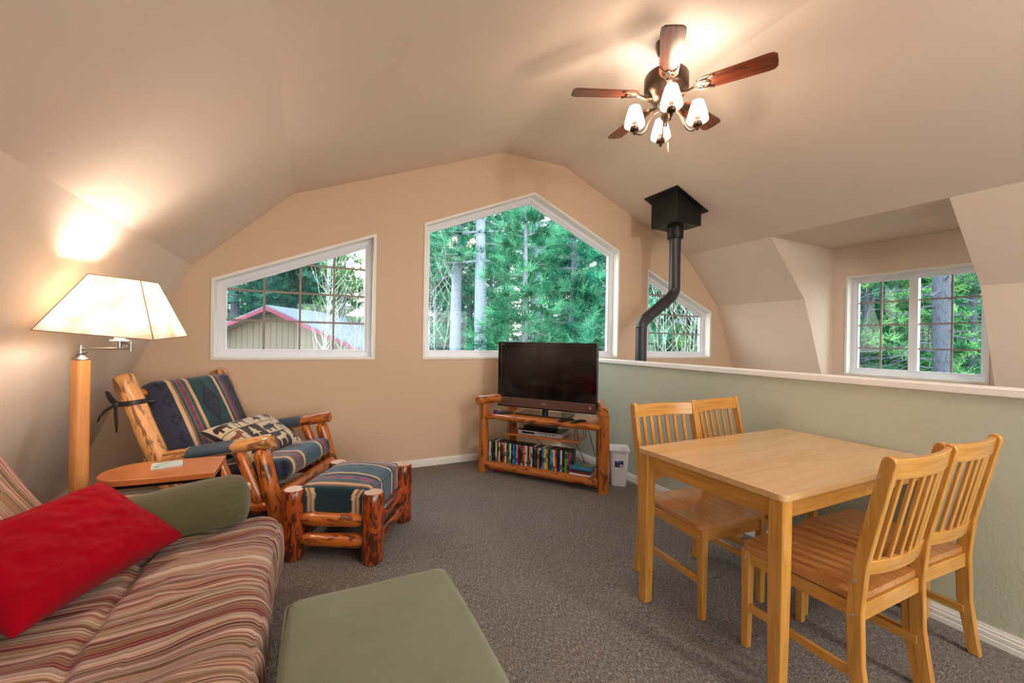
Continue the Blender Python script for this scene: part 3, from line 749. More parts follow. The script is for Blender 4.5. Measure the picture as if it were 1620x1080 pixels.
# backrest cushion
bc = Vector((-.705, .43, .668)); up = Vector((-.42, 0, .905)).normalized(); nrm = Vector((.905, 0, .42)).normalized()
cushion('back_cushion', bc, (0, 1, 0), up, nrm, .72, .66, .12, M['paint'], ac, lambda u, v, b: weave(u, v+.0, motif=(.355, .11)), .02, 300, 260)
cushion('seat_cushion', (-.235, .41, .375), (0, 1, 0), (-.985, 0, -.17), (-.17, 0, .985), .70, .62, .13, M['paint'], ac, lambda u, v, b: weave(u, v+.1, panel=BLU, side=c_(58, 66, 92)), .025, 220, 160, .42)
# leather ties on the near rear post
def strap(name, pts, w, th):
    P = [Vector(p) for p in pts]; mb = MB(); ids = []
    for i, p in enumerate(P):
        tdir = (P[min(i+1, len(P)-1)]-P[max(i-1, 0)]).normalized(); sd = tdir.cross(Vector((.35, .9, .1))).normalized(); nn = tdir.cross(sd)
        ww = w*(1 if i < len(P)-2 else (.8 if i == len(P)-2 else .25))
        ids.append([mb.pt(p+sd*a*ww/2+nn*b*th/2) for a, b in ((-1, -1), (1, -1), (1, 1), (-1, 1))])
    for A, B in zip(ids, ids[1:]):
        for k in range(4): mb.face((A[k], A[(k+1) % 4], B[(k+1) % 4], B[k]))
    mb.face(ids[0]); mb.face(ids[-1]); return mb.build(name, M['leather'], ac)
zt = .86; xt = bt(zt)
ring = [(xt+.064*math.cos(a), .064*math.sin(a), zt+.01*math.cos(a)) for a in [2*PI*k/24 for k in range(24)]]
mbs = MB()
for dz in (-.009, 0, .009): mbs.path([(a, b, c+dz) for a, b, c in ring], .0065, 6, False, 0, True)
mbs.path([(xt+.05, .03, zt), (xt+.085, .055, zt+.002)], .011, 8)
mbs.build('leather_tie', M['leather'], ac)
MB().lathe([(.004, -.02), (.018, -.012), (.02, 0), (.018, .012), (.004, .02)], (xt-.055, -.055, zt-.005), 12).build('knot', M['leather'], ac)
strap('tie_tail', [(xt-.055, -.06, zt), (xt-.08, -.065, zt+.03), (xt-.095, -.07, zt+.06), (xt-.105, -.07, zt+.075)], .05, .006)
strap('tie_tail', [(xt-.055, -.06, zt-.01), (xt-.045, -.07, zt-.06), (xt-.035, -.075, zt-.12), (xt-.035, -.075, zt-.17)], .034, .006)
strap('tie_tail', [(xt-.06, -.06, zt-.01), (xt-.10, -.07, zt-.035), (xt-.135, -.075, zt-.075), (xt-.15, -.075, zt-.11)], .016, .006)
# ------------------------------------------------------------------ lodge pillow on the armchair
CRM, DBR, RST = c_(212, 192, 164), c_(56, 42, 44), c_(138, 84, 58)
def inpoly(x, y, P):
    r = False; j = len(P)-1
    for i in range(len(P)):
        if (P[i][1] > y) != (P[j][1] > y) and x < (P[j][0]-P[i][0])*(y-P[i][1])/(P[j][1]-P[i][1])+P[i][0]: r = not r
        j = i
    return r
TREE = [(.5, .95), (.6, .75), (.55, .75), (.7, .55), (.6, .55), (.8, .32), (.55, .32), (.55, .1), (.45, .1), (.45, .32), (.2, .32), (.4, .55), (.3, .55), (.45, .75), (.4, .75)]
BEAR = [(.08, .35), (.1, .55), (.2, .68), (.4, .7), (.6, .72), (.74, .8), (.78, .74), (.92, .62), (.93, .56), (.8, .5), (.76, .4), (.78, .15), (.66, .15), (.64, .38), (.4, .38), (.36, .15), (.24, .15), (.24, .38), (.14, .3)]
MOOSE = [(.1, .6), (.14, .68), (.5, .7), (.66, .8), (.62, .95), (.7, .88), (.76, .97), (.82, .87), (.92, .92), (.86, .8), (.95, .68), (.93, .6), (.82, .66), (.72, .5), (.72, .1), (.66, .1), (.62, .45), (.3, .45), (.28, .1), (.2, .1), (.2, .45), (.12, .5)]
def lodge(u, v):
    n = 4; i = int(u*n); j = int(v*3); fu = u*n-i; fv = v*3-j; k = (i*3+j*2+(i*j)) % 5
    bgc = [CRM, DBR, CRM, RST, CRM][k]; fg = [DBR, CRM, RST, CRM, DBR][k]; sh = [TREE, BEAR, MOOSE][(i+2*j) % 3]
    if fu < .04 or fv < .04: return DBR
    return fg if inpoly(fu, fv, sh) else bgc
def pillow(name, corners, T, mat, nu=60, nv=60, colf=None, pinch=.06, wr=.004, parent=None, sag=(0, 0, 0), seed=0, pw=.5):
    """corners c00,c10,c11,c01 in space; thickness T either side along the normal"""
    c = [Vector(p) for p in corners]; n = (c[1]-c[0]).cross(c[3]-c[0]).normalized(); cen = sum(c, Vector())/4; mb = MB()
    def f(u, v, sgn):
        p = c[0]*(1-u)*(1-v)+c[1]*u*(1-v)+c[2]*u*v+c[3]*(1-u)*v
        a, b = 2*u-1, 2*v-1
        p += (cen-p)*pinch*((1-a*a)*(abs(b)**6)+(1-b*b)*(abs(a)**6))*2
        t = T/2*(max(0, 1-a**4)*max(0, 1-b**4))**pw
        w = wr*(noise.noise(Vector((u*7+seed, v*7, sgn)))+.6*noise.noise(Vector((u*16+seed, v*16, sgn))))*min(1, 6*(1-abs(a)))*min(1, 6*(1-abs(b)))
        return p+n*sgn*(t+w)+Vector(sag)*(1-a*a)*(1-b*b)
    for sgn in (1, -1):
        mb.grid(lambda u, v: (f(u, v, sgn), (u, v, sgn)), nu, nv, (lambda u, v: colf(u*.9999, v*.9999)) if colf else None)
    return mb.build(name, mat, parent, weld=True, angle=180)
a = AN; fx = Vector((math.cos(a), math.sin(a), 0)); sy_ = Vector((-math.sin(a), math.cos(a), 0)); O = Vector((-.229, 2.95, 0))
def AC(x, y, z): return O+fx*x+sy_*y+Vector((0, 0, z))
pl = pillow('throw_pillow', [AC(-.17, .10, .455), AC(-.11, .66, .455), AC(-.44, .70, .665), AC(-.52, .12, .655)], .15, M['paint'], 170, 130, lodge, .05, .003)
tag(pl, 'small lodge pillow with bear, moose and tree blocks on the log armchair', 'pillow')
# ------------------------------------------------------------------ log ottoman
ot = thing('log_ottoman', 'low log footstool with striped teal cushion in front of the log armchair', 'ottoman', (.258, 2.812, 0), R(-29))
for x in (-.235, .235):
    for y in (-.27, .27): MB().log((x, y, 0), (x, y, .40), .060).build('leg', M['logd'], ot); MB().lathe([(.052, 0), (.05, .002)], (x, y, .400), 24).build('cut_top', M['logend'], ot)
for z in (.235, .115):
    for y in (-.27, .27): MB().log((-.195, y, z), (.195, y, z), .040, taper=.045).build('cross_rail', M['log' if y < 0 else 'logd'], ot)
    for x in (-.235, .235): MB().log((x, -.23, z-.01), (x, .23, z-.01), .036, taper=.03).build('side_rail', M['logd'], ot)
def ottp(u, v, b):
    if u < .012: return c_(28, 50, 56) if abs(v) < .125 else (TANC if abs(v) < .15 or .165 < abs(v) < .18 else BRN if abs(v) < .165 else c_(40, 70, 84))
    # u along the long side of the footstool, v across; bands cross the long side
    B = [(.03, TEAL), (.014, BRN), (.014, TANC), (.012, c_(150, 110, 92)), (.014, BLU), (.012, 'chk'), (.012, GRY), (.02, 'zig'), (.012, GRY), (.03, NAVY), (.018, TANC), (.17, 'panel'), (.018, TANC), (.03, NAVY), (.02, 'zig'), (.02, GRY), (.02, PUR), (.018, TANC), (.2, BLU)]
    x = 0
    for w, k in B:
        if u < x+w:
            if k == 'panel': return diamond(v, u, 0, x+w/2, .13, .055, BLU, c_(46, 74, 100))
            if k == 'chk': return BLK if (int(u/.005)+int(v/.006)) % 2 else c_(84, 108, 120)
            if k == 'zig': return RED_ if (v*9) % 1 < .6 else PUR
            return k
        x += w
    return BLU
cushion('cushion', (0, 0, .315), (0, 1, 0), (1, 0, 0), (0, 0, 1), .54, .43, .19, M['paint'], ot, lambda u, v, b: ottp(u, v, b), .04, 200, 170, .16)
pp = [(x*.985, y*.985, .397+.038*0) for x, y in rounded_rect(.212, .262, .02, 4)]
MB().path(pp, .005, 8, False, 0, True).build('piping', M['blueleather'], ot)
# ------------------------------------------------------------------ D-shaped side table with coaster
sd = thing('side_table', 'oak C-shaped side table with a rounded left end beside the log armchair', 'side table', (-.66, 2.655, 0), R(-3))
P = [(.245, -.165), (.225, .165), (-.10, .165)]+[(-.10+.155*math.cos(R(90+180*k/16)), .165*math.sin(R(90+180*k/16))) for k in range(1, 16)]+[(-.10, -.165)]
slab(P, .575, .602, 0).build('table_top', M['oak'], sd, .003)
mb = MB()
for y in (-.12, .12): mb.box((0, y, .563), (.40, .022, .022))
mb.box((.20, 0, .563), (.03, .25, .022)); mb.build('under_frame', M['iron'], sd, .002)
for y in (-.11, .11): box('leg', (.20, y, .285), (.025, .025, .535), M['iron'], sd, .002)
mb = MB()
for y in (-.11, .11): mb.box((-.0, y, .011), (.42, .025, .022))
mb.box((-.2, 0, .011), (.025, .22, .022)); mb.build('base', M['iron'], sd, .002)
mb = MB(); mb.c = S(196, 214, 208); mb.box((0, 0, .004), (.125, .105, .008))
for k in range(14):
    mb.c = S(random.randint(150, 215), random.randint(190, 220), random.randint(180, 215)); mb.box((random.uniform(-.045, .045), random.uniform(-.035, .035), .0082), (random.uniform(.01, .03), random.uniform(.01, .02), .0004))
mb.c = (1, 1, 1, 1); o = mb.build('coaster', M['printed'], None, .001); o.location = (-.665, 2.70, .6025); o.rotation_euler = (0, 0, R(12)); tag(o, 'pale mint tile coaster on the oak side table', 'coaster')
# ------------------------------------------------------------------ floor lamp
lp = thing('floor_lamp', 'wooden pole floor lamp with square parchment shade by the left wall', 'floor lamp', (-.985, 2.652, 0))
MB().lathe([(.14, 0), (.14, .012), (.13, .022), (.05, .035), (.036, .05)], (0, 0, 0), 32).build('base', M['iron'], lp)
MB().lathe([(.034, .05), (.034, .515)], (0, 0, 0), 28).build('lower_pole', M['lampwood'], lp)
MB().lathe([(.0355, .513), (.0355, .519)], (0, 0, 0), 28).build('joint_ring', M['oak'], lp)
MB().lathe([(.034, .519), (.034, 1.155)], (0, 0, 0), 28).build('upper_pole', M['lampwood'], lp)
MB().lathe([(.034, 1.155), (.035, 1.160), (.030, 1.166), (.018, 1.174), (.014, 1.182), (.022, 1.188), (.022, 1.192), (.011, 1.198), (.011, 1.225), (.004, 1.228)], (0, 0, 0), 24).build('finial_cap', M['nickel'], lp)
arm = MB(); arm.path([(0, 0, 1.208), (.205, -.075, 1.214)], .0055, 10); arm.path([(.205, -.075, 1.20), (.205, -.075, 1.248)], .008, 12); arm.path([(.205, -.075, 1.238), (.160, -.062, 1.238)], .0055, 10); arm.path([(.160, -.062, 1.215), (.160, -.062, 1.25)], .010, 12)
arm.build('swing_arm', M['nickel'], lp)
MB().lathe([(.036, 1.248), (.036, 1.253), (.014, 1.255), (.014, 1.256)], (.16, -.062, 0), 20).build('drip_dish', M['white'], lp)
MB().lathe([(.020, 1.256), (.020, 1.345)], (.16, -.062, 0), 20).build('socket', M['white'], lp)
n = NT('lit parchment'); v = n.noise(n.world(), 9, 5, .65); colr = n.ramp(v, [(.36, S(224, 204, 176)), (.62, S(246, 240, 230))])
d_ = n.n('ShaderNodeBsdfDiffuse', i_Color=colr); tr_ = n.n('ShaderNodeBsdfTranslucent', i_Color=colr); mx = n.n('ShaderNodeMixShader', i_0=.55, i_1=d_.outputs[0], i_2=tr_.outputs[0])
em = n.n('ShaderNodeEmission', i_Color=colr, i_Strength=.38); ad = n.n('ShaderNodeAddShader', i_0=mx.outputs[0], i_1=em.outputs[0]); n.t.links.new(ad.outputs[0], n.out.inputs[0]); M['parch'] = n.m
bot = [Vector(p) for p in ((-1.046, 2.405, 1.292), (-.640, 2.372, 1.257), (-.604, 2.775, 1.277), (-1.010, 2.81, 1.312))]
bc_ = sum(bot, Vector())/4; top = []
nz = (bot[1]-bot[0]).cross(bot[3]-bot[0]).normalized()
for p in bot: top.append(bc_+(p-bc_)*.46+nz*.262)
L0 = Vector((-.985, 2.652, 0)); mb = MB()
for k in range(4):
    a, b, c2, d2 = bot[k], bot[(k+1) % 4], top[(k+1) % 4], top[k]
    mb.grid(lambda u, v: (a-L0)*(1-u)*(1-v)+(b-L0)*u*(1-v)+(c2-L0)*u*v+(d2-L0)*(1-u)*v, 6, 8)
shd = mb.build('lamp_shade', M['parch'], lp, weld=True, angle=20); so = shd.modifiers.new('Th', 'SOLIDIFY'); so.thickness = .002
mb = MB()
for k in range(4): mb.path([bot[k]-L0, top[k]-L0], .0022, 6)
for rg in (bot, top):
    for k in range(4): mb.path([rg[k]-L0, rg[(k+1) % 4]-L0], .0022, 6)
mb.build('shade_trim', plain('shade edge tape', S(150, 118, 84), .7), lp)
bulbm = NT('lit bulb'); e_ = bulbm.n('ShaderNodeEmission', i_Color=(1, .78, .52, 1), i_Strength=12); bulbm.t.links.new(e_.outputs[0], bulbm.out.inputs[0]); M['bulb'] = bulbm.m
MB().lathe([(.012, 0), (.014, .02), (.028, .05), (.030, .065), (.024, .085), (.008, .096)], (.16, -.062, 1.345), 20).build('bulb', M['bulb'], lp)
cable('lamp_cord', [(-.96, 2.70, .02), (-.80, 3.0, .008), (-.72, 3.35, .008), (-.78, 3.8, .03), (-.80, 4.08, .30)], 'thin black cord running behind the side table to the wall', .0035, None, 'cord')
# ------------------------------------------------------------------ futon sofa
def futon_mat():
    n = NT('striped futon cloth'); sep = n.n('ShaderNodeSeparateXYZ', i_0=n.lc()); u = sep.outputs[0]
    c1 = n.n('ShaderNodeTexWhiteNoise', noise_dimensions='1D', i_W=n.math('FLOOR', n.math('MULTIPLY', u, 215.0))).outputs[0]
    c2 = n.n('ShaderNodeTexWhiteNoise', noise_dimensions='1D', i_W=n.math('FLOOR', n.math('MULTIPLY_ADD', u, 84.0, 400.0))).outputs[0]
    pal_ = [(.0, S(192, 166, 148)), (.18, S(132, 100, 68)), (.32, S(170, 108, 96)), (.44, S(98, 78, 44)), (.54, S(212, 190, 176)), (.66, S(108, 26, 36)), (.76, S(156, 116, 84)), (.88, S(88, 24, 32)), (1, S(186, 142, 124))]
    c = n.mix(.42, n.ramp(c1, pal_, 'CONSTANT'), n.ramp(c2, pal_, 'CONSTANT'))
    w = n.noise(n.world(), 600, 1, .5); c = n.mix(n.math('MULTIPLY', w, .25), c, S(60, 40, 34))
    f = n.noise(n.world(), 12, 3, .6)
    return n.pbr(c, .9, bump=n.bump(n.math('ADD', n.math('MULTIPLY', w, .3), f), .2, .006), Sheen_Weight=.2, Specular_IOR_Level=.2)
M['futon'] = futon_mat()
so = thing('futon_sofa', 'futon sofa in maroon and tan striped cover along the left wall', 'sofa', (0, 0, 0))
def fold(x, y, seed=0, amp=1.0):
    """soft cloth folds running mostly along x"""
    w = noise.noise(Vector((x*1.6+seed, y*8+.8*noise.noise(Vector((x*3, y*3, seed))), seed)))*.019
    w += noise.noise(Vector((x*3.5+seed, y*19+1.5*noise.noise(Vector((x*4, y*2, seed+3))), seed)))*.009*(1.2 if x > -.45 else .7)
    return w*amp
def mattress(name, sec, y0, y1, rad, seed, nseg, grooves, foldamp, stripe_warp):
    """sec: closed 2D loop [(x,z)] clockwise seen from +y; rounded ends"""
    # resample the loop
    pts = [Vector(p) for p in sec]; per = [(pts[(i+1) % len(pts)]-pts[i]).length for i in range(len(pts))]; T = sum(per); N = 220; loop = []
    for k in range(N):
        s_ = T*k/N; i = 0
        while s_ > per[i]: s_ -= per[i]; i += 1
        loop.append(pts[i].lerp(pts[(i+1) % len(pts)], s_/per[i]))
    cen = sum(loop, Vector((0, 0)))/N; nrm = []
    for _ in range(5): loop = [(loop[i-1]+loop[i]*2+loop[(i+1) % N])/4 for i in range(N)]
    for i in range(N):
        t = (loop[(i+2) % N]-loop[i-2]).normalized(); m = Vector((t.y, -t.x))
        nrm.append(m)
    if sum((nrm[i].dot(loop[i]-cen) for i in range(N))) < 0: nrm = [-m for m in nrm]
    mb = MB(); ys = []
    E_ = 7
    for k in range(E_): ys.append((y0+rad*(1-math.cos(PI/2*k/E_)), rad*(1-math.sin(PI/2*k/E_))))
    for k in range(nseg+1): ys.append((y0+rad+(y1-y0-2*rad)*k/nseg, 0))
    for k in range(E_-1, -1, -1): ys.append((y1-rad*(1-math.cos(PI/2*k/E_)), rad*(1-math.sin(PI/2*k/E_))))
    rings = []
    for y, sh in ys:
        ring = []
        for i in range(N):
            p = loop[i]; m = nrm[i]; d = fold(p.x if abs(m.y) > .5 else p.x*.3+p.y*.6, y, seed, foldamp)*(1 if sh == 0 else .6)
            for gx, gw, gd in grooves:
                if m.y > .3: d -= gd*math.exp(-((p.x-gx-.012*noise.noise(Vector((y*4, gx, 2))))/gw)**2)
            q = p+m*(d-sh); yy = y
            wv = y+stripe_warp*(noise.noise(Vector((p.x*2.2, y*2.2, seed+p.y)))*.05+noise.noise(Vector((p.x*6, y*5, seed+p.y)))*.012)
            ring.append(mb.pt((q.x, yy, q.y), (wv+seed*.37, p.x, p.y)))
        rings.append(ring)
    for A, B in zip(rings, rings[1:]):
        for k in range(N): mb.face((A[k], A[(k+1) % N], B[(k+1) % N], B[k]))
    mb.face(rings[0]); mb.face(rings[-1]); return mb
seat = [(-.90, .385), (-.60, .395), (-.35, .425), (-.20, .432), (-.145, .415), (-.118, .37), (-.112, .30), (-.120, .22), (-.135, .17), (-.30, .175), (-.60, .17), (-.92, .15), (-.95, .22)]
mattress('seat_mattress', seat, .33, 2.29, .05, 1.0, 260, [(-.575, .018, .022), (-.36, .05, .006)], 1.6, 1.0).build('seat_mattress', M['futon'], so, angle=180)
back = [(-.80, .33), (-.86, .47), (-1.00, .70), (-1.085, .86), (-1.13, .91), (-1.18, .90), (-1.17, .80), (-1.08, .58), (-.99, .36), (-.93, .28), (-.84, .28)]
mattress('back_mattress', back, .33, 2.30, .05, 5.0, 200, [], .8, .7).build('back_mattress', M['futon'], so, angle=180)
cp = [(-.128+.004*math.sin(y*9), y, .172+.006*noise.noise(Vector((y*3, 0, 0)))) for y in [.40+1.84*k/60 for k in range(61)]]
MB().path(cp, .0055, 8).build('piping', M['futon'], so)
for y in (.29, 2.40):
    P = [(-1.16, -.045), (-.31, -.045)]+[(-.31+.05*math.sin(R(180*k/8)), -.045*math.cos(R(180*k/8))) for k in range(1, 8)]+[(-.31, .045), (-1.16, .045)]
    o = slab([(x, yy+y) for x, yy in P], .520, .548, 0).build('armrest', M['pinelight'], so, .004)
    for x in (-.33, -1.10): box('arm_post', (x, y, .26), (.055, .035, .52), M['pinelight'], so, .003)
    box('end_rail', (-.72, y, .24), (.72, .03, .09), M['pinelight'], so, .003, grain=0)
    box('end_slat', (-.72, y, .42), (.72, .022, .06), M['pinelight'], so, .003, grain=0)
box('front_rail', (-.17, 1.345, .135), (.03, 2.07, .05), M['pinelight'], so, .003, grain=1)
box('rear_rail', (-1.0, 1.345, .135), (.03, 2.07, .05), M['pinelight'], so, .003, grain=1)
# red pillow
rp = pillow('throw_pillow', [(-.735, 1.625, .43), (-.465, 2.125, .445), (-.760, 2.215, .680), (-1.035, 1.72, .640)], .15, M['redcloth'], 90, 90, None, .05, .008, None, (0, 0, 0), 3, .42)
tag(rp, 'large crimson chenille pillow leaning on the striped futon back', 'pillow')
# bolster
def bolster():
    mb = MB(); a = Vector((-.905, 2.215, .468)); b = Vector((-.245, 2.225, .545)); ax = (b-a).normalized(); L = (b-a).length
    X = ax.cross(Vector((0, 0, 1))).normalized(); Y = ax.cross(X); rings = []; r0 = .112
    prof = []
    for k in range(10): t = PI/2*k/9; prof.append((L*0+.035*(1-math.sin(t)), r0*.15+(r0*.85)*math.cos(PI/2-t)**.55 if k else r0*.15))
    prof = [(0.0, .02), (.003, .045), (.010, .070), (.020, .090), (.032, .102), (.048, .110), (.062, .1115)]
    seq = prof+[(.062+(L-.124)*k/50, .112) for k in range(1, 50)]+[(L-x, r) for x, r in reversed(prof)]
    for s_, r in seq:
        ring = []
        for k in range(72):
            th = 2*PI*k/72; e = min(s_, L-s_); g = math.exp(-((e-.05)/.006)**2)*.005; pleat = .0040*math.cos(th*22)*math.exp(-(abs(e-.05)/.035))
            rr = r-g+pleat+.006*noise.noise(Vector((s_*5, math.cos(th), math.sin(th))))*min(1, e*15)
            p = a+ax*s_+(X*math.cos(th)+Y*math.sin(th))*rr
            if p.z < .445: p.z = .445-(.445-p.z)*.25
            ring.append(mb.pt(p))
        rings.append(ring)
    for A, B in zip(rings, rings[1:]):
        for k in range(72): mb.face((A[k], A[(k+1) % 72], B[(k+1) % 72], B[k]))
    mb.face(rings[0]); mb.face(rings[-1]); return mb.build('bolster_pillow', M['olive'], None, angle=180)
tag(bolster(), 'olive green bolster lying against the far arm of the striped futon', 'bolster')
# green pouf in the foreground
pf = thing('pouf', 'square sage green velour pouf on the carpet in the foreground', 'pouf', (.205, 1.145, 0), R(-.5))
def pouf():
    mb = MB(); hx, hy, H = .265, .395, .425; N = 24
    rings = []
    prof = [(0.0, .94, .02), (.02, .965, .03), (.08, .99, .045), (.22, 1.0, .045), (.34, .997, .035), (.385, .987, .03), (.398, .977, .028), (.408, .96, .027), (.418, .92, .027)]
    for z, s_, rc in prof:
        ring = []
        for cx, cy, a0 in ((1, 1, 0), (-1, 1, 90), (-1, -1, 180), (1, -1, 270)):
            for k in range(N+1):
                a = R(a0+90*k/N); x = cx*(hx*s_-rc)+rc*math.cos(a); y = cy*(hy*s_-rc)+rc*math.sin(a); ring.append((x, y))
        # subdivide straight sides and bulge
        out = []
        for i in range(len(ring)):
            p, q = Vector(ring[i]), Vector(ring[(i+1) % len(ring)]); m = 12 if (q-p).length > .1 else 1
            for j in range(m): out.append(p.lerp(q, j/m))
        rr = []
        for p in out:
            bul = 1+.012*math.cos(p.x/hx*PI/2)*math.cos(p.y/hy*PI/2) if 0 else 1
            b = .012*(1-abs(p.y/hy)**2)*(1 if abs(p.x) > hx*.9 else 0)+.0*p.x
            rr.append(mb.pt((p.x+math.copysign(b, p.x), p.y, z+.003*noise.noise(Vector((p.x*9, p.y*9, z))))))
        rings.append(rr)
    for A, B in zip(rings, rings[1:]):
        for k in range(len(A)): mb.face((A[k], A[(k+1) % len(A)], B[(k+1) % len(B)], B[k]))
    mb.face(rings[0])
    # domed top as concentric rings
    last = rings[-1]; base = [Vector(mb.v[i]) for i in last]; prev = last
    for t in (.94, .85, .72, .55, .38, .2, .08):
        cur = [mb.pt((p.x*t, p.y*t, .418+.022*(1-t**2.2)+.0025*noise.noise(Vector((p.x*t*6, p.y*t*6, 4))))) for p in base]
        for k in range(len(cur)): mb.face((prev[k], prev[(k+1) % len(cur)], cur[(k+1) % len(cur)], cur[k]))
        prev = cur
    mb.face(prev); return mb
pouf().build('cover', M['sagevel'], pf, angle=180)
MB().path([(x, y, .392) for x, y in rounded_rect(.270, .391, .03, 8)], .0045, 8, False, 0, True).build('piping', M['sagevel'], pf)
# ------------------------------------------------------------------ ceiling fan
FX, FY = 2.18, 2.10
cf = thing('ceiling_fan', 'five-blade wooden ceiling fan with four lit pleated shades', 'ceiling fan', (FX, FY, 3.0))
MB().lathe([(.075, .357), (.075, .33), (.062, .29), (.04, .265), (.02, .26)], (0, 0, 0), 32).build('canopy', M['bronze'], cf)
MB().lathe([(.014, .30), (.014, .15)], (0, 0, 0), 20).build('downrod', M['bronze'], cf)
MB().lathe([(.03, .165), (.05, .155), (.10, .148), (.140, .130), (.147, .115), (.147, .03), (.142, .015), (.120, .0), (.10, -.03), (.085, -.05), (.06, -.062), (.05, -.065)], (0, 0, 0), 40).build('motor_housing', M['bronze'], cf)
MB().lathe([(.05, -.062), (.045, -.09), (.03, -.10), (.022, -.13), (.032, -.145), (.034, -.16), (.02, -.18), (.012, -.20), (.016, -.21), (.004, -.225)], (0, 0, 0), 28).build('light_hub', M['bronze'], cf)
n = NT('fan blade cherry'); f = n.noise(n.lc((10, 10, 1.2)), 4, 5, .6, .7); k1 = n.noise(n.lc((1, 1, .5)), 17, 3, .6, 1.2)
col_ = n.ramp(f, [(.3, S(66, 28, 20)), (.5, S(108, 50, 30)), (.7, S(140, 72, 42))]); msk = n.ramp(k1, [(.60, (0, 0, 0, 1)), (.68, (1, 1, 1, 1))]); col_ = n.mix(n.math('MULTIPLY', msk, .85), col_, S(40, 24, 20))
M['blade'] = n.pbr(col_, .3, Coat_Weight=.5, Coat_Roughness=.2)
BO = [(.20, -.038), (.235, -.058), (.60, -.070), (.635, -.066), (.652, -.048), (.655, 0), (.652, .048), (.635, .066), (.60, .070), (.235, .058), (.20, .038)]
for k in range(5):
    a = R(-133+72*k); rot = Matrix.Rotation(a, 3, 'Z') @ Matrix.Rotation(R(-11), 3, 'X')
    mb = MB(); o_ = random.uniform(0, 20)
    tr = tessellate_polygon([[Vector((x, y, 0)) for x, y in BO]])
    ids = []
    for z in (-.004, .004): ids.append([mb.pt(rot @ Vector((x, y, z))+Vector((0, 0, .0)), (y+o_, z, x+o_)) for x, y in BO])
    for t_ in tr: mb.face([ids[0][i] for i in t_]); mb.face([ids[1][i] for i in t_])
    for i in range(len(BO)): j = (i+1) % len(BO); mb.face((ids[0][i], ids[0][j], ids[1][j], ids[1][i]))
    bl_ = mb.build('blade', M['blade'], cf, .002)
    mb = MB(); q = lambda x, y, z: rot @ Vector((x, y, z))
    mb.path([q(.10, 0, -.03), q(.14, 0, -.028), q(.18, 0, -.012), q(.20, 0, -.008)], [.016, .012, .010, .012], 8)
    for s_ in (-1, 1):
        mb.path([q(.17, 0, -.012), q(.20, s_*.018, -.008), q(.235, s_*.034, -.008), q(.265, s_*.032, -.008), q(.285, s_*.040, -.008), q(.30, s_*.052, -.008), q(.315, s_*.046, -.008)], [.007, .007, .006, .005, .006, .005, .003], 6)
        mb.path([q(.20, s_*.010, -.008), q(.225, s_*.006, -.008), q(.25, s_*.016, -.008), q(.27, s_*.010, -.008), q(.28, 0, -.008)], .005, 6)
        for xx in (.235, .27): mb.lathe([(.007, -.003), (.006, .002), (.001, .004)], q(xx, s_*.024, -.012), 10)
    mb.prism([q(.195, -.03, -.005), q(.25, -.03, -.005), q(.285, 0, -.005), q(.25, .03, -.005), q(.195, .03, -.005)], q(0, 0, -.004))
    mb.build('blade_bracket', M['bronze'], bl_)
n = NT('lit pleated shade'); t_ = n.n('ShaderNodeBsdfTranslucent', i_Color=S(255, 240, 218)); d_ = n.n('ShaderNodeBsdfDiffuse', i_Color=S(240, 226, 204)); m0 = n.n('ShaderNodeMixShader', i_0=.7, i_1=d_.outputs[0], i_2=t_.outputs[0]); tp = n.n('ShaderNodeBsdfTransparent', i_Color=S(255, 240, 222)); mx = n.n('ShaderNodeMixShader', i_0=.4, i_1=m0.outputs[0], i_2=tp.outputs[0])
em = n.n('ShaderNodeEmission', i_Color=S(255, 226, 190), i_Strength=.4); ad = n.n('ShaderNodeAddShader', i_0=mx.outputs[0], i_1=em.outputs[0]); n.t.links.new(ad.outputs[0], n.out.inputs[0]); M['fanshade'] = n.m
FANL = []
for k, an in enumerate((-127, -37, 53, 143)):
    a = R(an); c, s_ = math.cos(a), math.sin(a); pr = lambda r, z: (r*c, r*s_, z)
    base = [(.015, -.12), (.05, -.105), (.085, -.125), (.110, -.175), (.125, -.225), (.150, -.258), (.180, -.262), (.203, -.245), (.207, -.232)]
    sm = []
    for i in range(len(base)-1):
        for j in range(4): t_ = j/4; sm.append((base[i][0]*(1-t_)+base[i+1][0]*t_, base[i][1]*(1-t_)+base[i+1][1]*t_))
    sm.append(base[-1]); 
    for _ in range(3): sm = [sm[0]]+[((sm[i-1][0]+sm[i][0]*2+sm[i+1][0])/4, (sm[i-1][1]+sm[i][1]*2+sm[i+1][1])/4) for i in range(1, len(sm)-1)]+[sm[-1]]
    la = MB().path([pr(r, z) for r, z in sm], .0055, 10).build('light_arm', M['bronze'], cf)
    MB().lathe([(.004, -.262), (.012, -.25), (.010, -.240), (.030, -.230), (.034, -.220), (.026, -.215), (.028, -.205), (.020, -.198), (.016, -.195), (.016, -.170)], (.207*c, .207*s_, 0), 24).build('lamp_cup', M['bronze'], la)
    MB().lathe([(.0665, -.198), (.068, -.194), (.064, -.165), (.052, -.12), (.042, -.085), (.036, -.065)], (.207*c, .207*s_, 0), 120, None, 30, .022, False).build('shade', M['fanshade'], la)
    MB().lathe([(.008, -.17), (.014, -.155), (.017, -.135), (.012, -.11), (.003, -.095)], (.207*c, .207*s_, 0), 16).build('bulb', M['bulb'], la)
    FANL.append((FX+.207*c, FY+.207*s_, 3.0-.13))
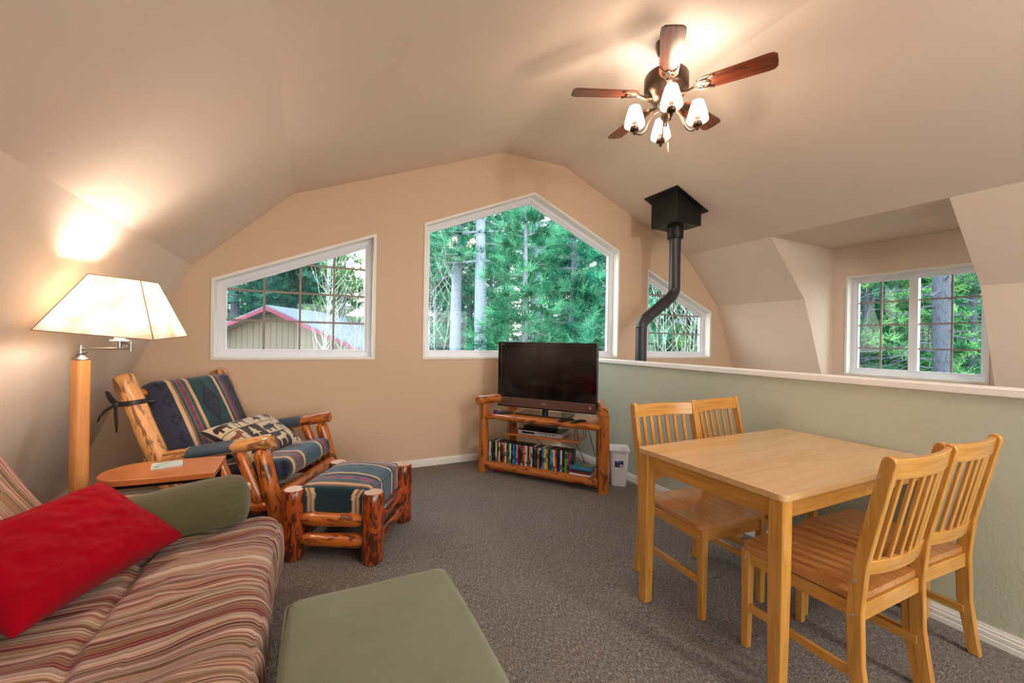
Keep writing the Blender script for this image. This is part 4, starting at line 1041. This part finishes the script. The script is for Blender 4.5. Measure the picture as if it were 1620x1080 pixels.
for (x, y, L) in ((-.035, -.03, .35), (.055, .03, .37)):
    pc = MB().path([(x*.5, y*.5, -.20), (x, y, -.22), (x, y, -L+.07)], .0012, 6).build('pull_chain', M['nickel'], cf)
    MB().path([(x, y, -L+.07), (x+.002, y, -L+.05), (x+.004, y+.002, -L+.03), (x+.010, y+.004, -L+.01), (x+.014, y+.006, -L)], [.003, .0055, .005, .004, .001], 8).build('pull', plain('bone pull', S(236, 220, 190), .5), pc)
# ------------------------------------------------------------------ stove pipe
sp_ = thing('stove_pipe', 'black stove pipe rising behind the half wall to a square ceiling box', 'stove pipe', (3.32, 3.50, 0))
O2 = Vector((3.32, 3.50, 0)); sl = -.4135
def cz(x): return 3.357+sl*(x-2.659)
x0_, x1_, y0_, y1_ = 3.525, 4.02, 3.215, 3.70
MB().prism([(x0_-O2.x, y0_-O2.y, cz(x0_)-.003), (x1_-O2.x, y0_-O2.y, cz(x1_)-.003), (x1_-O2.x, y1_-O2.y, cz(x1_)-.003), (x0_-O2.x, y1_-O2.y, cz(x0_)-.003)], (-.006, 0, -.014)).build('ceiling_flange', M['iron'], sp_, smooth=False)
a_, b_, c2_, d2_ = x0_+.05, x1_-.06, y0_+.045, y1_-.06
zb_ = 2.625
pp_ = [(a_-O2.x, c2_-O2.y), (b_-O2.x, c2_-O2.y), (b_-O2.x, d2_-O2.y), (a_-O2.x, d2_-O2.y)]
mb = MB(); lo = [mb.pt((x, y, zb_)) for x, y in pp_]; hi = [mb.pt((x, y, cz(x+O2.x)-.012)) for x, y in pp_]
for k in range(4): mb.face((lo[k], lo[(k+1) % 4], hi[(k+1) % 4], hi[k]))
mb.face(lo); mb.face(hi); mb.build('ceiling_box', M['iron'], sp_, .004)
ux, uy = 3.765-O2.x, 3.45-O2.y
MB().lathe([(.088, 2.63), (.088, 2.50), (.084, 2.492), (.066, 2.49)], (ux, uy, 0), 32).build('collar', M['iron'], sp_)
def seams(name, pts, r, rings):
    mb = MB().path(pts, r, 32); 
    P = [Vector(p) for p in pts]
    for (i, t) in rings:
        p = P[i].lerp(P[i+1], t); d = (P[i+1]-P[i]).normalized()*.005; mb.path([p-d, p+d], r+.003, 32)
    return mb.build(name, M['pipe'], sp_)
seams('upper_pipe', [(ux, uy, 2.52), (ux, uy, 1.93)], .062, [(0, .08), (0, .13), (0, .985)])
seams('upper_elbow', [(ux, uy, 1.93), (ux-.004, uy, 1.885), (ux-.03, uy-.002, 1.84), (ux-.06, uy, 1.81)], .062, [(0, .3)])
seams('offset_pipe', [(ux-.06, uy, 1.81), (.055, .0, 1.55)], .062, [(0, .25), (0, .92)])
seams('lower_elbow', [(.055, 0, 1.55), (.028, 0, 1.52), (.005, 0, 1.485), (0, 0, 1.45)], .062, [])
seams('lower_pipe', [(0, 0, 1.45), (0, 0, -1.5)], .062, [(0, .004), (0, .012), (0, .3), (0, .6)])
# wood stove below, standing on the lower floor, carries the pipe
stv = MB().box((3.32, 3.50, -2.02), (.62, .55, .62)); 
for sx in (-.26, .26):
    for sy in (-.22, .22): stv.path([(3.32+sx, 3.5+sy, -2.6), (3.32+sx, 3.5+sy, -2.3)], .025, 10)
stv.lathe([(.075, -1.72), (.075, -1.45)], (3.32, 3.5, 0), 24)
so_ = stv.build('wood_stove', M['iron'], None, .01); tag(so_, 'black wood stove on the lower floor under the stove pipe', 'stove')
# ------------------------------------------------------------------ outdoors
def foliage_mat(name, a, b, tr=.45):
    n = NT(name); g = n.n('ShaderNodeObjectInfo'); f = n.n('ShaderNodeAttribute', attribute_name='tint').outputs['Fac']
    c = n.ramp(f, [(0, tuple(x*.35 for x in a[:3])+(1,)), (.35, a), (.8, b), (1, tuple(min(1, x*1.35) for x in b[:3])+(1,))])
    hs = n.n('ShaderNodeHueSaturation', i_Color=c, i_Value=n.math('MULTIPLY_ADD', g.outputs['Random'], .5, .75), i_Hue=n.math('MULTIPLY_ADD', g.outputs['Random'], .04, .48))
    d_ = n.n('ShaderNodeBsdfDiffuse', i_Color=hs.outputs[0]); t_ = n.n('ShaderNodeBsdfTranslucent', i_Color=hs.outputs[0]); mx = n.n('ShaderNodeMixShader', i_0=tr, i_1=d_.outputs[0], i_2=t_.outputs[0]); n.t.links.new(mx.outputs[0], n.out.inputs[0]); return n.m
def bark(name, a, b):
    n = NT(name); f = n.noise(n.lc((1, 1, .35)), 22, 4, .7, .6); return n.pbr(n.ramp(f, [(.3, a), (.5, b), (.62, b), (.7, tuple(x*.3 for x in a[:3])+(1,))]), .9, bump=n.bump(f, .6, .05))
M['needle'] = foliage_mat('pine needles', S(44, 138, 112), S(124, 206, 168))
M['needle2'] = foliage_mat('dark fir needles', S(36, 104, 98), S(92, 168, 146))
M['needle3'] = foliage_mat('yellow green foliage', S(72, 142, 98), S(150, 200, 138))
M['bark'] = bark('grey pine bark', S(96, 102, 116), S(150, 156, 172)); M['barkd'] = bark('dark bark', S(50, 56, 70), S(84, 92, 110)); M['barkl'] = bark('pale grey bark', S(112, 124, 146), S(164, 176, 198)); M['twig'] = plain('bare pale twig', S(176, 184, 184), .8)
GZ = -2.8
def raw_mesh(name, V, F, mat, tint=None):
    me = bpy.data.meshes.new(name); me.vertices.add(len(V)); me.vertices.foreach_set('co', V.astype(np.float32).ravel())
    nf = len(F); me.loops.add(nf*3); me.loops.foreach_set('vertex_index', F.astype(np.int32).ravel()); me.polygons.add(nf)
    me.polygons.foreach_set('loop_start', np.arange(0, nf*3, 3, dtype=np.int32)); me.polygons.foreach_set('loop_total', np.full(nf, 3, dtype=np.int32)); me.update(calc_edges=True); me.materials.append(mat)
    if tint is not None: at = me.attributes.new('tint', 'FLOAT', 'POINT'); at.data.foreach_set('value', tint.astype(np.float32))
    o = bpy.data.objects.new(name, me); COL.objects.link(o); return o
def tufts(P, Dv, rng, nb, L, w, mat, spread=.9):
    """needle tufts: at every point P (n,3) with direction Dv, nb thin blades"""
    n = len(P); P = np.repeat(P, nb, 0); Dv = np.repeat(Dv, nb, 0)
    r = rng.normal(size=(n*nb, 3)); d = Dv+spread*r*.75; d[:, 2] += .15; d /= np.linalg.norm(d, axis=1)[:, None]
    s = np.cross(d, rng.normal(size=(n*nb, 3))); s /= np.linalg.norm(s, axis=1)[:, None]
    ln = L*(.6+.6*rng.random((n*nb, 1))); base = P+rng.normal(size=P.shape)*.03
    V = np.stack([base-s*w*.4, base+s*w*.4, base+d*ln*.6+s*w*.5, base+d*ln], 1).reshape(-1, 3)
    k = np.arange(n*nb)*4; F = np.stack([np.stack([k, k+1, k+2], 1), np.stack([k, k+2, k+3], 1)], 1).reshape(-1, 3)
    tn = np.repeat(np.repeat(rng.random(n)**1.3, nb), 4); tn = np.clip(tn+rng.normal(size=tn.shape)*.12, 0, 1); return raw_mesh('foliage', V, F, mat, tn)
def conifer(seed, H, crown0, rad, shape, trunk_r, label, needle, barkm, nb=14, L=.22, w=.02, density=1.0, droop=.15, step=.32, name='pine_tree'):
    rng = np.random.default_rng(seed); rnd = random.Random(seed)
    root = thing(name, label, 'tree', (0, 0, GZ))
    pts = [(.05*math.sin(z*.4+seed), .05*math.cos(z*.3+seed), z) for z in [H*k/14 for k in range(15)]]
    MB().path(pts, [max(.02, trunk_r*(1-.9*(k/14)**1.6)) for k in range(15)], 14, True, .06).build('trunk', barkm, root)
    br = MB(); P = []; Dr = []
    z = crown0
    while z < H*.985:
        q = (z-crown0)/(H-crown0); rr = rad*(shape(q)); nbq = 5 if rr > .6 else 4
        for k in range(nbq):
            a = rnd.uniform(0, 2*PI); l = rr*rnd.uniform(.65, 1.12); up = .35*q-.12; c, s = math.cos(a), math.sin(a); n_ = 6; pp = []
            for i in range(n_+1):
                t = i/n_; pp.append(Vector((c*l*t, s*l*t, z+l*(up*t-droop*t*t)+.04*math.sin(t*6+k))))
            br.path(pp, [max(.004, .022*(1-t/n_)*(l/2+.3)) for t in range(n_+1)], 4, False)
            m = int(max(3, l*9*density))
            for j in range(m):
                t = .28+.72*(j+rnd.random())/m; f = t*n_; i = min(int(f), n_-1); p = pp[i].lerp(pp[i+1], f-i)
                side = rnd.uniform(-1, 1)*.34*l*(1-.55*t); p2 = p+Vector((-s*side, c*side, rnd.uniform(-.08, .10)))
                P.append(p2); Dr.append(Vector((c-s*side*1.2, s+c*side*1.2, .35)).normalized())
        z += step*rnd.uniform(.7, 1.2)
    br.build('branches', barkm, root); f = tufts(np.array([tuple(p) for p in P]), np.array([tuple(d) for d in Dr]), rng, nb, L, w, needle); f.parent = root
    return root
def hide_away(o): pass
T1 = conifer(1, 9.5, .8, 2.4, lambda q: (1-q)**.75, .13, '', M['needle'], M['bark'], 22, .36, .016, 1.0)
T2 = conifer(2, 15, 1.5, 2.9, lambda q: (1-q)**.6*min(1, .5+q*2), .2, '', M['needle2'], M['barkd'], 16, .40, .030, .8, .2, .45, 'fir_tree')
T3 = conifer(3, 17, 7.2, 2.4, lambda q: (1-q)**.5, .27, '', M['needle'], M['barkl'], 14, .28, .024, .8, .1, .45)
T4 = conifer(4, 8, .5, 2.3, lambda q: (1-q)**.5, .12, '', M['needle3'], M['barkd'], 14, .26, .028, 1.1, .05, .34, 'leafy_tree')
protos = {'1': T1, '2': T2, '3': T3, '4': T4}; used = set()
def wp(px, dist):
    """world x, y at horizontal distance dist from the viewing spot, at picture column px"""
    a = YAW+math.atan((px-810)/F_PX); return dist*math.sin(a), dist*math.cos(a)
def plant(k, px, dist, sc, rz, label, group=None, zs=1.0):
    src = protos[k]; o = src if k not in used else copy_tree(src); used.add(k)
    x, y = wp(px, dist); o.location = (x, y, GZ); o.rotation_euler = (0, 0, rz); o.scale = (sc, sc, sc*zs); o['label'] = label
    if group: o['group'] = group
    return o
# through the big window
plant('3', 722, 17, .95, 0, 'tall pine with a pale trunk, left of the pair in the big window', 'pale pines outside the big window')
plant('3', 759, 16.2, 1.0, 1.3, 'tall pine with a pale trunk, right of the pair in the big window', 'pale pines outside the big window')
plant('3', 846, 19, 1.15, 2.0, 'tall conifer with a grey trunk in the middle of the big window')
plant('1', 828, 11.5, .95, .4, 'bright green young pine close behind the television in the big window')
plant('1', 905, 13.5, 1.1, 2.4, 'bright green pine in the right half of the big window', None)
plant('1', 965, 12.5, 1.0, 4.0, 'bright green pine at the right edge of the big window', None)
plant('1', 690, 19, 1.0, 5.0, 'green pine at the left edge of the big window', None)
plant('1', 775, 20, 1.1, 3.0, 'green pine just behind the pale trunks in the big window', None)
g2 = 'conifers crowding the back of the big window'
for i, (px, d_, s_) in enumerate([(670, 27, 1.0), (705, 30, 1.1), (742, 25, .95), (800, 27, 1.05), (870, 25, 1.0), (915, 24, 1.0), (945, 29, 1.1), (985, 21, .95), (655, 34, 1.2), (830, 34, 1.2), (892, 36, 1.25), (760, 38, 1.25), (1000, 31, 1.1)]):
    plant('2' if i % 3 else '3', px, d_, s_, i*1.7, 'dark conifer in the dense stand behind the pines of the big window', g2)
# left window
plant('2', 372, 22, 1.0, .3, 'dark blue-green conifer at the left end of the left window')
plant('2', 424, 24, 1.05, 1.9, 'dark blue-green conifer behind the roof peak in the left window')
plant('2', 455, 26, 1.1, 2.9, 'dark conifer just right of the roof peak in the left window')
plant('2', 487, 28, 1.1, 3.9, 'dark conifer in the middle of the left window')
plant('4', 545, 19, 1.0, 1.0, 'pale green tree at the right end of the left window')
plant('4', 520, 27, 1.2, 2.5, 'pale green tree behind the bare saplings in the left window')
for i, (px, d_, s_) in enumerate([(340, 31, 1.1), (395, 33, 1.1), (440, 36, 1.2), (505, 38, 1.0), (625, 36, .8)]):
    plant('2', px, d_, s_, i*2.1, 'conifer far behind the brown house of the left window', 'conifers behind the brown house')
# small right window
plant('1', 1030, 15, 1.0, .9, 'green pine behind the stove pipe in the small right window')
plant('4', 1100, 14, 1.1, .2, 'yellow-green tree at the right end of the small right window')
plant('3', 1065, 19, 1.15, 1.1, 'grey-trunked pine in the middle of the small right window')
plant('2', 1045, 25, 1.1, 2.2, 'dark conifer at the back of the small right window', 'conifers at the back of the small right window'); plant('2', 1125, 24, 1.0, 2.7, 'dark conifer at the back of the small right window', 'conifers at the back of the small right window')
plant('2', 1085, 30, 1.2, .7, 'dark conifer at the back of the small right window', 'conifers at the back of the small right window')
# dormer window
plant('4', 1372, 17, 1.15, .3, 'yellow-green tree in the left sash of the dormer window')
plant('1', 1415, 19, 1.1, 1.0, 'green pine beside the middle bar of the dormer window')
plant('4', 1462, 20, 1.2, 2.1, 'pale green tree left of the big trunk in the dormer window')
plant('4', 1535, 17.5, 1.1, 3.3, 'pale green tree at the right edge of the dormer window')
for i, (px, d_, s_) in enumerate([(1340, 24, 1.1), (1395, 28, 1.1), (1440, 31, 1.2), (1500, 27, 1.1), (1545, 26, 1.1), (1590, 30, 1.2)]):
    plant('1' if i % 2 else '2', px, d_, s_*1.1, i*1.3, 'conifer in the green backdrop of the dormer window', 'conifers in the backdrop of the dormer window')
# big bare-branched trunk seen through the dormer
def limbed(px, dist, r, H, lb):
    x, y = wp(px, dist); t = thing('bare_pine', lb, 'tree', (x, y, GZ)); rnd = random.Random(5)
    MB().path([(.04*math.sin(z), .03*math.cos(z), z) for z in [H*k/16 for k in range(17)]], [r*(1.05-.35*k/16) for k in range(17)], 18, True, .10).build('trunk', M['barkd'], t)
    br = MB()
    for k in range(60):
        z = 3.0+(H-3.0)*k/60; a = rnd.uniform(0, 2*PI); l = rnd.uniform(.8, 2.4); c, s = math.cos(a), math.sin(a); pp = [Vector((c*(r*.5+l*q), s*(r*.5+l*q), z-.25*l*q*q+.05*math.sin(q*9+k))) for q in [i/6 for i in range(7)]]
        br.path(pp, [.022*(1-i/7.5) for i in range(7)], 5, False)
        for j in (2, 3, 4, 5):
            q = pp[j]; a2 = a+rnd.choice((-1, 1))*rnd.uniform(.5, 1.0); l2 = l*.35
            br.path([q, q+Vector((math.cos(a2)*l2*.5, math.sin(a2)*l2*.5, .04)), q+Vector((math.cos(a2)*l2, math.sin(a2)*l2, -.08))], [.008, .006, .003], 4, False)
    br.build('branches', M['barkd'], t)
limbed(1490, 13.5, .16, 13, 'dark thick pine trunk with bare limbs in the right sash of the dormer window')
# bare saplings
def sapling(px, dist, H, lb, seed, name='bare_sapling'):
    x, y = wp(px, dist); rnd = random.Random(seed); t = thing(name, lb, 'sapling', (x, y, GZ)); st_ = MB(); tw = MB()
    for m in range(4):
        a = rnd.uniform(0, 2*PI); lean = rnd.uniform(.03, .12); pp = [Vector((math.cos(a)*lean*z+.05*math.sin(z*1.3+m), math.sin(a)*lean*z, z)) for z in [H*i/9 for i in range(10)]]
        st_.path(pp, [.016*(1-i/10.5) for i in range(10)], 6, False)
        for i in range(3, 9):
            for q in range(3):
                b = rnd.uniform(0, 2*PI); l = rnd.uniform(.4, 1.1); p = pp[i].lerp(pp[i+1] if i < 9 else pp[i], rnd.random())
                tw.path([p, p+Vector((math.cos(b)*l*.4, math.sin(b)*l*.4, l*.5)), p+Vector((math.cos(b)*l*.6, math.sin(b)*l*.6, l*1.1))], [.006, .004, .002], 4, False)
    st_.build('stems', M['twig'], t); tw.build('twigs', M['twig'], t)
sapling(498, 11, 6.2, 'bare white-stemmed sapling in front of the brown house roof', 1)
sapling(553, 13, 6.0, 'bare white-stemmed sapling at the right of the left window', 2)
sapling(683, 12, 6.0, 'bare white-stemmed sapling at the left edge of the big window', 3)
sapling(1062, 11, 6.0, 'bare white-stemmed sapling left in the small right window', 4)
sapling(1092, 11.5, 6.0, 'bare white-stemmed sapling right in the small right window', 5)
# neighbouring houses
n = NT('taupe board siding'); sep = n.n('ShaderNodeSeparateXYZ', i_0=n.lc()); g = n.math('FRACT', n.math('MULTIPLY', sep.outputs[0], 5.0)); ln = n.math('LESS_THAN', g, .10); M['siding'] = n.pbr(n.mix(ln, S(118, 110, 102), S(82, 74, 68)), .85)
M['shingle'] = NT('grey shingles'); _s = M['shingle']; M['shingle'] = _s.pbr(_s.ramp(_s.noise(_s.world((1, 1, 1)), 14, 3, .7), [(.3, S(76, 88, 104)), (.7, S(116, 130, 148))]), .9)
M['fascia'] = plain('magenta fascia', S(118, 42, 74), .6); M['darkwood'] = plain('dark bracket', S(40, 48, 60), .7); M['redroof'] = plain('red metal roof', S(206, 78, 92), .5); M['brownwall'] = plain('brown cabin wall', S(74, 48, 44), .8); M['blueroof'] = plain('blue grey roof', S(108, 140, 176), .8)
def house(name, lb, loc, rz, w, l, eave, ridge, wallm, roofm, fasm, over=.5, brk=True):
    t = thing(name, lb, 'house', loc, rz); h = w/2; mb = MB()
    P = [(-h, 0, 0), (h, 0, 0), (h, 0, eave), (0, 0, ridge), (-h, 0, eave)]
    mb.prism(P, (0, l, 0)); mb.build('walls', wallm, t, smooth=False); sl_ = (ridge-eave)/h
    for s_ in (-1, 1):
        q = [(0, -over, ridge+.02), (s_*(h+over), -over, eave-sl_*over+.02), (s_*(h+over), l+over, eave-sl_*over+.02), (0, l+over, ridge+.02)]
        MB().prism(q, (0, 0, .12)).build('roof', roofm, t, smooth=False)
        MB().prism([(0, -over-.03, ridge-.03), (s_*(h+over), -over-.03, eave-sl_*over-.03), (s_*(h+over), -over-.03, eave-sl_*over+.09), (0, -over-.03, ridge+.09)], (0, .04, 0)).build('fascia_board', fasm, t, smooth=False)
        if brk:
            x = s_*h*.62; z = ridge-sl_*abs(x)-.12
            b = MB().beam((x, -over, z), (x, 0, z), .10, .10); b.beam((x, -.04, z-.45), (x, -over+.05, z-.05), .08, .08); b.build('roof_bracket', M['darkwood'], t)
    return t
x, y = wp(437, 15.5)
house('neighbour_house', 'taupe board-sided house with magenta gable trim in the left window', (x, y, GZ), R(-30), 10.4, 11, 2.75, 4.95, M['siding'], M['shingle'], M['fascia'])
x, y = wp(640, 30)
house('distant_house', 'blue-grey roofed house low between the left and big windows', (x, y, GZ), R(-80), 9, 12, 2.6, 4.0, M['siding'], M['blueroof'], M['blueroof'], .4, False)
x, y = wp(1365, 24)
house('red_roof_cabin', 'dark cabin with a red metal roof low in the dormer window', (x, y, GZ), R(15), 8, 9, 2.6, 4.4, M['brownwall'], M['redroof'], M['redroof'], .5, False)
n = NT('forest floor'); gm_ = n.pbr(n.ramp(n.noise(n.world(), .6, 5, .6), [(.3, S(84, 92, 60)), (.7, S(128, 116, 90))]), .95)
struct(MB().box((10, 25, GZ-.1), (150, 130, .2)).build('ground', gm_, smooth=False))
struct(MB().box((1.9, YB-.16-2.6, -.12), (9, 5.2, .12)).build('added_bounce_deck', plain('pale bounce deck', S(214, 208, 200), .8), smooth=False))  # unseen pale slab added to bounce daylight up onto the ceiling
# ---- lamps
# ------------------------------------------------------------------ lights, world, render look
w = bpy.data.worlds.new('sky'); scene.world = w; w.use_nodes = True; nt = w.node_tree; nt.nodes.clear()
tc = nt.nodes.new('ShaderNodeTexCoord'); sp = nt.nodes.new('ShaderNodeSeparateXYZ'); rp = nt.nodes.new('ShaderNodeValToRGB'); bg = nt.nodes.new('ShaderNodeBackground'); ow = nt.nodes.new('ShaderNodeOutputWorld')
nt.links.new(tc.outputs['Generated'], sp.inputs[0]); nt.links.new(sp.outputs[2], rp.inputs[0]); nt.links.new(rp.outputs[0], bg.inputs[0]); nt.links.new(bg.outputs[0], ow.inputs[0])
rp.color_ramp.elements[0].color = (1.0, .98, .90, 1); rp.color_ramp.elements[1].color = (.80, .92, 1.0, 1); rp.color_ramp.elements[1].position = .7
bg.inputs[1].default_value = SKY
def point(name, loc, power, col, r=.03, parent=None):
    l = bpy.data.lights.new(name, 'POINT'); l.energy = power; l.color = col; l.shadow_soft_size = r
    o = bpy.data.objects.new(name, l); COL.objects.link(o); o.location = loc; o.parent = parent; return o
def portal(name, loc, rot, sx, sy):
    l = bpy.data.lights.new(name, 'AREA'); l.shape = 'RECTANGLE'; l.size = sx; l.size_y = sy; l.cycles.is_portal = True
    o = bpy.data.objects.new(name, l); COL.objects.link(o); o.location = loc; o.rotation_euler = rot; return o
portal('portal', (-.1, D+.17, 1.68), (-R(90), 0, 0), 1.3, 1.2)
portal('portal', (2.26, D+.17, 2.03), (-R(90), 0, 0), 2.5, 1.9)
portal('portal', (4.6, D+.17, 1.67), (-R(90), 0, 0), 1.3, 1.2)
portal('portal', (DX+.17, 2.17, 1.54), (0, R(90), 0), 1.2, 1.2)
portal('portal', (1.9, YB-.17, 1.16), (R(90), 0, 0), 4.6, 2.08)
scene.view_settings.view_transform = 'Standard'; scene.view_settings.look = 'None'; scene.view_settings.gamma = 1; scene.view_settings.exposure = EXPO
scene.view_settings.use_curve_mapping = False
scene.cycles.use_denoising = True
scene.cycles.max_bounces = 10; scene.cycles.diffuse_bounces = 5; scene.cycles.transparent_max_bounces = 12; scene.cycles.sample_clamp_indirect = 8
for q in FANL: point('fan_bulb_light', q, 15, (1, .88, .77), .04)
point('floor_lamp_light', (-.985+.16, 2.652-.062, 1.445), 17, (1, .87, .74), .05)
pn = thing('added_fill_lamp', 'white globe fill lamp added unseen behind the viewer to brighten the room', 'fill lamp', (2.27, -1.4, 3.357))  # made-up globe lamp, added out of view as room fill
MB().lathe([(.06, 0), (.06, -.015), (.02, -.03)], (0, 0, 0), 32).build('canopy', M['nickel'], pn)
MB().path([(0, 0, -.02), (0, 0, -.75)], .005, 8).build('stem', M['nickel'], pn)
n = NT('added fill globe'); e_ = n.n('ShaderNodeEmission', i_Color=(1, .93, .84, 1), i_Strength=9); n.t.links.new(e_.outputs[0], n.out.inputs[0])
MB().lathe([(.16*math.sin(PI*k/20)+.001, -.91+.16*math.cos(PI*k/20)) for k in range(21)], (0, 0, 0), 32).build('globe', n.m, pn)
point('added_fill_light', (2.27, -1.4, 3.357-.91-.20), 82, (1, .93, .86), .1)  # added fill lights just below and above the globe
point('added_fill_light', (2.27, -1.4, 3.357-.91+.22), 65, (1, .93, .86), .1)
